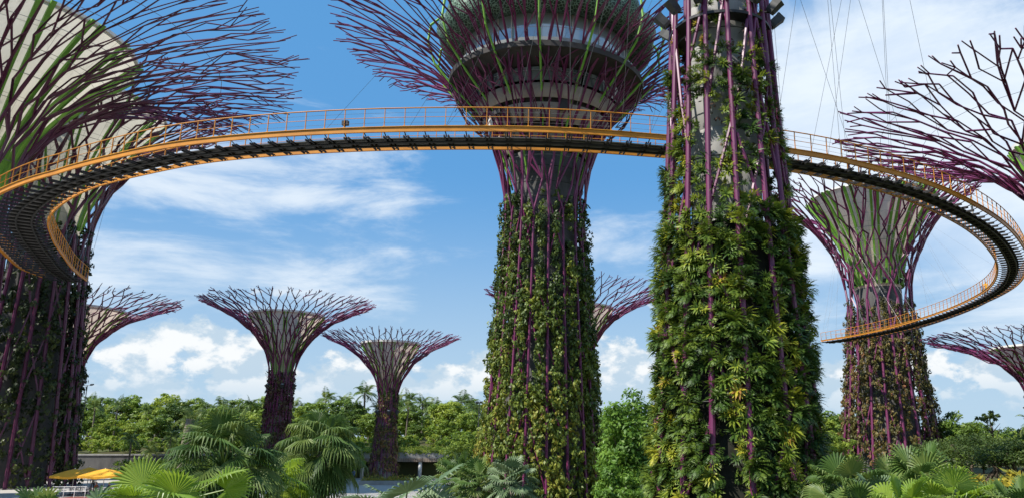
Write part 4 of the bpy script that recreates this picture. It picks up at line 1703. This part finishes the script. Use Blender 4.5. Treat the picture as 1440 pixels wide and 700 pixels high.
# ---- right foreground thicket
right = [(1192, 694, 25, L_fan, .95, 'fan palm in the thicket touching the bromeliad trunk'),
         (1262, 690, 30, L_fan, 1.0, 'fan palm in the thicket directly below the rust and green trunk'),
         (1236, 710, 22, L_glau, .75, 'blue-grey fan palm with round leaves in the right-hand thicket'),
         (1300, 694, 24, L_fan, 1.05, 'broad glossy fan palm in the thicket, fronds pointing up'),
         (1340, 718, 21, L_fanb, .9, 'bright fan palm in front of the flat-topped tree'),
         (1275, 726, 17, L_fanb, .75, 'light green fan palm lowest in the right-hand thicket'),
         (1395, 724, 23, L_fan, .85, 'dark fan palm below the spreading limbs of the flat-topped tree'),
         (1436, 728, 20, L_fan, .8, 'fan palm cut off by the picture edge in the right-hand thicket'),
         (1205, 726, 18, L_fan, .7, 'low fan palm at the foot of the bromeliad trunk')]
for j, (px_, py, Y, m_, r_, lab) in enumerate(right):
    P_ = at(px_, py, Y)
    fan_palm('fan_palm', lab, (P_.x, P_.y, 0), P_.z - .15, 240 + j, .85 * r_, .80 * r_, 24, m_, tr_r=.14, nseg=26, droop=.22, e_rng=(-20, 82), group='fan palms in the right-hand thicket')


def croton(label, px_, py, Y, h, seed):
    P_ = at(px_, py, Y)
    c = tag(empty('shrub', (P_.x, P_.y, 0)), label, 'shrub')
    lr = np.random.default_rng(seed)
    mb = MB()
    for i in range(7):
        a = lr.uniform(0, 6.28)
        mb.tube([(0, 0, 0), (.25 * math.cos(a), .25 * math.sin(a), h * .5), (.5 * math.cos(a), .5 * math.sin(a), h * .85)], [.04, .03, .015], 5)
    mb.build('stem', M_bark, c)
    mb = MB()
    n = 240
    d = unit(lr.normal(size=(n, 3)) + [0, 0, .5])
    p = np.array([0, 0, P_.z * .86]) + d * lr.uniform(.25, .7, (n, 1))
    mb.leaves(p, lr.normal(0, 1, (n, 3)) + [0, -.5, .7], .5, .17, lr.random(n), d, .2)
    mb.build('foliage', L_yel, c)


croton('yellow leaved shrub in the thicket below the flat-topped tree', 1362, 674, 27, 3.6, 1)
croton('yellow leaved shrub nearest the right picture edge', 1425, 668, 28, 3.7, 2)

# undergrowth that hides the soil along the bottom edge
mb = MB()
lr = np.random.default_rng(77)


def cover(x0, x1, y0, y1, n, hmax, leaf):
    x = lr.uniform(x0, x1, n)
    y = lr.uniform(y0, y1, n)
    base = hmax * (.45 + .4 * np.sin(x * .9 + 1.3 * np.sin(y * .7)) * np.sin(y * 1.1 + x * .3))
    z = np.abs(base) * np.sqrt(lr.random(n)) + .08
    mb.leaves(np.stack([x, y, z], 1), lr.normal(0, .7, (n, 3)) + [0, -.3, .8], leaf * lr.uniform(.6, 1.4, n), leaf * .5, np.clip(lr.random(n) * .6 + .3 * np.sin(x * 1.7) * np.sin(y * 1.3) + .2, 0, 1), None, .15)


cover(7, 30, 14, 60, 16000, 1.9, .32)
cover(-24, -9, 15, 40, 9000, 1.3, .30)
cover(-6, 7, 18, 60, 7000, 1.4, .30)
o = mb.build('undergrowth', L_cov)
tag(o, 'leafy undergrowth filling the beds between the palms', 'undergrowth', kind='stuff')

# broad rounded leaves low in the left corner
for lab, px_, py, Y, sd_ in (('round-leaved plant at the foot of the dark vine-hung trunk', 52, 712, 20, 301), ('low round-leaved plant beside the bright fan palm', 122, 728, 16, 302)):
    P_ = at(px_, py, Y)
    fan_palm('leafy_plant', lab, (P_.x, P_.y, 0), max(.31, P_.z - .3), sd_, .55, .34, 20, L_fan if sd_ == 301 else L_glau, tr_r=.07, nseg=14, droop=.1, e_rng=(0, 80), spread=150, cat='plant')

# ---- the bright rounded tree between the two big trunks
P_ = at(886, 700, 47)
broadleaf('broadleaf_tree', 'rounded bright green tree between the restaurant tower and the bromeliad trunk', 'tree', 7.25, 1.9, 310, L_fig, 130, 120, .27, (P_.x, P_.y, 0), .25, .50, 1.02, asp=.5, shell=.7, under=.9)
P_ = at(868, 690, 44)
broadleaf('broadleaf_tree', 'small leafy sapling at the foot of the rounded bright green tree', 'tree', 3.4, 1.1, 312, L_fig, 40, 110, .22, (P_.x, P_.y, 0), .3, .5, 1.0, under=.9)
P_ = at(655, 650, 95)
broadleaf('broadleaf_tree', 'dark layered tree covering the end of the pavilion', 'tree', 5.6, 3.0, 313, L_tree, 60, 130, .30, (P_.x, P_.y, 0), .3, .52, .95, under=.9)


# ---- flat-topped spreading trees on the right
def flat_tree(label, px_, ytop, Y, cr, seed):
    P_ = at(px_, ytop, Y)
    tr = tag(empty('spreading_tree', (P_.x, P_.y, 0)), label, 'tree')
    lr = np.random.default_rng(seed)
    h = P_.z
    mb = MB()
    for i in range(5):
        a = 2 * math.pi * i / 5 + lr.uniform(-.3, .3)
        c_, s_ = math.cos(a), math.sin(a)
        mb.tube([(0, 0, 0), (.25 * c_ * cr * .4, .2 * s_ * cr, h * .35), (.55 * c_ * cr, .5 * s_ * cr, h * .7), (.85 * c_ * cr, .8 * s_ * cr, h * .88)], [.2, .15, .09, .03], 7)
        for j in range(2):
            b = a + lr.uniform(-.7, .7)
            mb.tube([(.4 * c_ * cr, .36 * s_ * cr, h * .55), (.7 * math.cos(b) * cr, .7 * math.sin(b) * cr, h * .88)], [.08, .02], 5)
    mb.build('trunk', M_bark, tr, True)
    mb = MB()
    for i in range(90):
        r_ = cr * math.sqrt(lr.random()) * 1.05
        a = lr.uniform(0, 6.28)
        c_ = np.array([r_ * math.cos(a), r_ * math.sin(a), h * (.93 - .16 * (r_ / cr) ** 2) + lr.normal(0, .12)])
        n = 110
        p = c_ + lr.normal(0, 1, (n, 3)) * [cr * .11, cr * .11, h * .035]
        mb.leaves(p, lr.normal(0, .5, (n, 3)) + [0, 0, 1], .22, .11, np.clip(lr.uniform(.1, .7) + lr.uniform(-.2, .3, n), 0, 1))
    mb.build('crown', L_flat, tr)


flat_tree('wide flat-topped tree with spreading limbs beside the rust and green trunk', 1368, 612, 62, 4.6, 320)
flat_tree('flat-topped tree nearest the low supertree at the picture edge', 1432, 624, 56, 3.2, 321)

# ---- background planting: prototypes, then copies
GR1 = 'leafy trees on the bank behind the plaza'
GR2 = 'feather palms on the bank behind the plaza'
GR3 = 'lime green bushes on the planted bank'
protoA = [broadleaf('broadleaf_tree', 'leafy tree among the dense planting on the bank behind the plaza', 'tree', 7.5, 2.7, 400 + i, L_tree, 52, 95, .42, (0, 0, 0), .4, .60, 1.0, group=GR1, under=.7) for i in range(3)]
protoP = [feather_palm('feather_palm', 'feather palm with a slim trunk among the planting on the bank behind the plaza', h_, 420 + i, 2.5, 15, .75, dr, group=GR2, nl=18) for i, (h_, dr) in enumerate(((5.2, 1.6), (6.4, 1.2), (4.4, 2.1)))]
protoS = [broadleaf('shrub', 'lime green bush on the planted bank behind the plaza', 'shrub', 2.6, 1.7, 430 + i, L_lime, 30, 80, .30, (0, 0, 0), .2, .5, 1.0, group=GR3, under=.8) for i in range(3)]
used = set()


def place(pr, x, y, z, s_, rz, label=None, group=None, sz=None):
    o = pr if pr.name not in used else copy_tree(pr)
    used.add(pr.name)
    o.location = (x, y, z)
    o.rotation_euler = (0, 0, rz)
    o.scale = (s_, s_, sz or s_)
    if label:
        o['label'] = label
    if group:
        o['group'] = group
    return o


lr = np.random.default_rng(19)
# skyline rows on the left bank (photo x 100..680)
for Y, n_, hh in ((178, 17, 7.0), (158, 16, 5.6), (144, 13, 4.4)):
    for i in range(n_):
        px_ = 70 + (690 - 70) * (i + lr.uniform(.1, .9)) / n_
        x = ground_x(px_, Y, 6)
        gz = terrace_z(x, Y)
        hgt = hh * lr.uniform(.7, 1.35)
        sc = hgt / 7.5
        place(protoA[lr.integers(0, 3)], x, Y + lr.uniform(-4, 4), gz - .1, sc * 1.25, lr.uniform(0, 6.28), sz=sc)
for Y, n_, sc0 in ((184, 22, 1.42), (168, 12, 1.2), (150, 8, .95)):
    for i in range(n_):
        px_ = 85 + (685 - 85) * (i + lr.uniform(.1, .9)) / n_
        x = ground_x(px_, Y, 6)
        place(protoP[lr.integers(0, 3)], x, Y + lr.uniform(-4, 4), terrace_z(x, Y) - .1, sc0 * lr.uniform(.85, 1.15), lr.uniform(0, 6.28))
for Y, n_ in ((126.5, 20), (133, 20), (140, 18), (172, 16), (188, 22)):
    for i in range(n_):
        px_ = 80 + (690 - 80) * (i + lr.uniform(.1, .9)) / n_
        x = ground_x(px_, Y, 4)
        place(protoS[lr.integers(0, 3)], x, Y + lr.uniform(-1.5, 1.5), terrace_z(x, Y) - .15, lr.uniform(.65, 1.15) * (1.5 if Y > 150 else 1), lr.uniform(0, 6.28))
# palms and bushes at the foot of the wall
lab = 'bush growing along the foot of the grey retaining wall'
for i in range(10):
    px_ = 165 + 330 * (i + lr.uniform(.1, .9)) / 10
    place(protoS[lr.integers(0, 3)], ground_x(px_, 116), 116 + lr.uniform(-4, 3), 0, lr.uniform(.9, 1.5), lr.uniform(0, 6.28), lab, 'bushes along the foot of the wall')
lab = 'feather palm growing in front of the grey retaining wall'
for px_, Y, s_ in ((178, 117, .85), (205, 112, .75), (232, 114, .9), (275, 110, 1.0), (345, 114, .95), (425, 112, .9), (478, 116, .8)):
    place(protoP[lr.integers(0, 3)], ground_x(px_, Y), Y, 0, s_, lr.uniform(0, 6.28), lab, 'feather palms before the wall')
# right side and the gap behind the big trunks
lab = 'leafy tree in the low tree line behind the rust and green trunk'
for px_, ytop, Y in ((848, 590, 170), (870, 600, 160), (1128, 586, 165), (1152, 590, 150), (1172, 584, 160), (1188, 588, 172), (1205, 596, 150), (1318, 606, 150), (1334, 600, 172), (1362, 598, 190), (1385, 602, 178), (1408, 604, 200), (1428, 606, 185), (1445, 602, 170), (1300, 612, 175), (1140, 606, 120), (1170, 612, 110), (1345, 618, 130), (1378, 616, 140), (1410, 615, 135), (1440, 620, 120)):
    top = at(px_, ytop, Y)
    sc = top.z / 7.3
    place(protoA[lr.integers(0, 3)], top.x, Y, 0, sc * lr.uniform(.95, 1.25), lr.uniform(0, 6.28), lab, 'tree line on the right', sz=sc)
P_ = at(1346, 582, 140)
broadleaf('broadleaf_tree', 'tall rounded green tree rising above the flat-topped tree', 'tree', P_.z, 4.1, 501, L_tree, 70, 110, .5, (P_.x, P_.y, 0), .4, .62, 1.0, under=.8)
P_ = at(1391, 580, 120)
broadleaf('broadleaf_tree', 'thin tree with a small open crown on a bare stem above the tree line', 'tree', P_.z, 1.7, 502, L_flat, 15, 60, .35, (P_.x, P_.y, 0), .72, .90, 1.1)
P_ = at(1434, 590, 60)
feather_palm('feather_palm', 'spiky palm crown against the low supertree at the picture edge', P_.z - .3, 503, 1.5, 16, .4, 1.4, (P_.x + .6, P_.y, 0), nl=16, tr_r=.14)
P_ = at(262, 600, 60)
feather_palm('feather_palm', 'palm with a swollen pale trunk behind the shaggy fan palm', P_.z + .6, 504, 1.6, 9, .4, 1.3, (P_.x, P_.y, 0), nl=14, tr_r=.42)
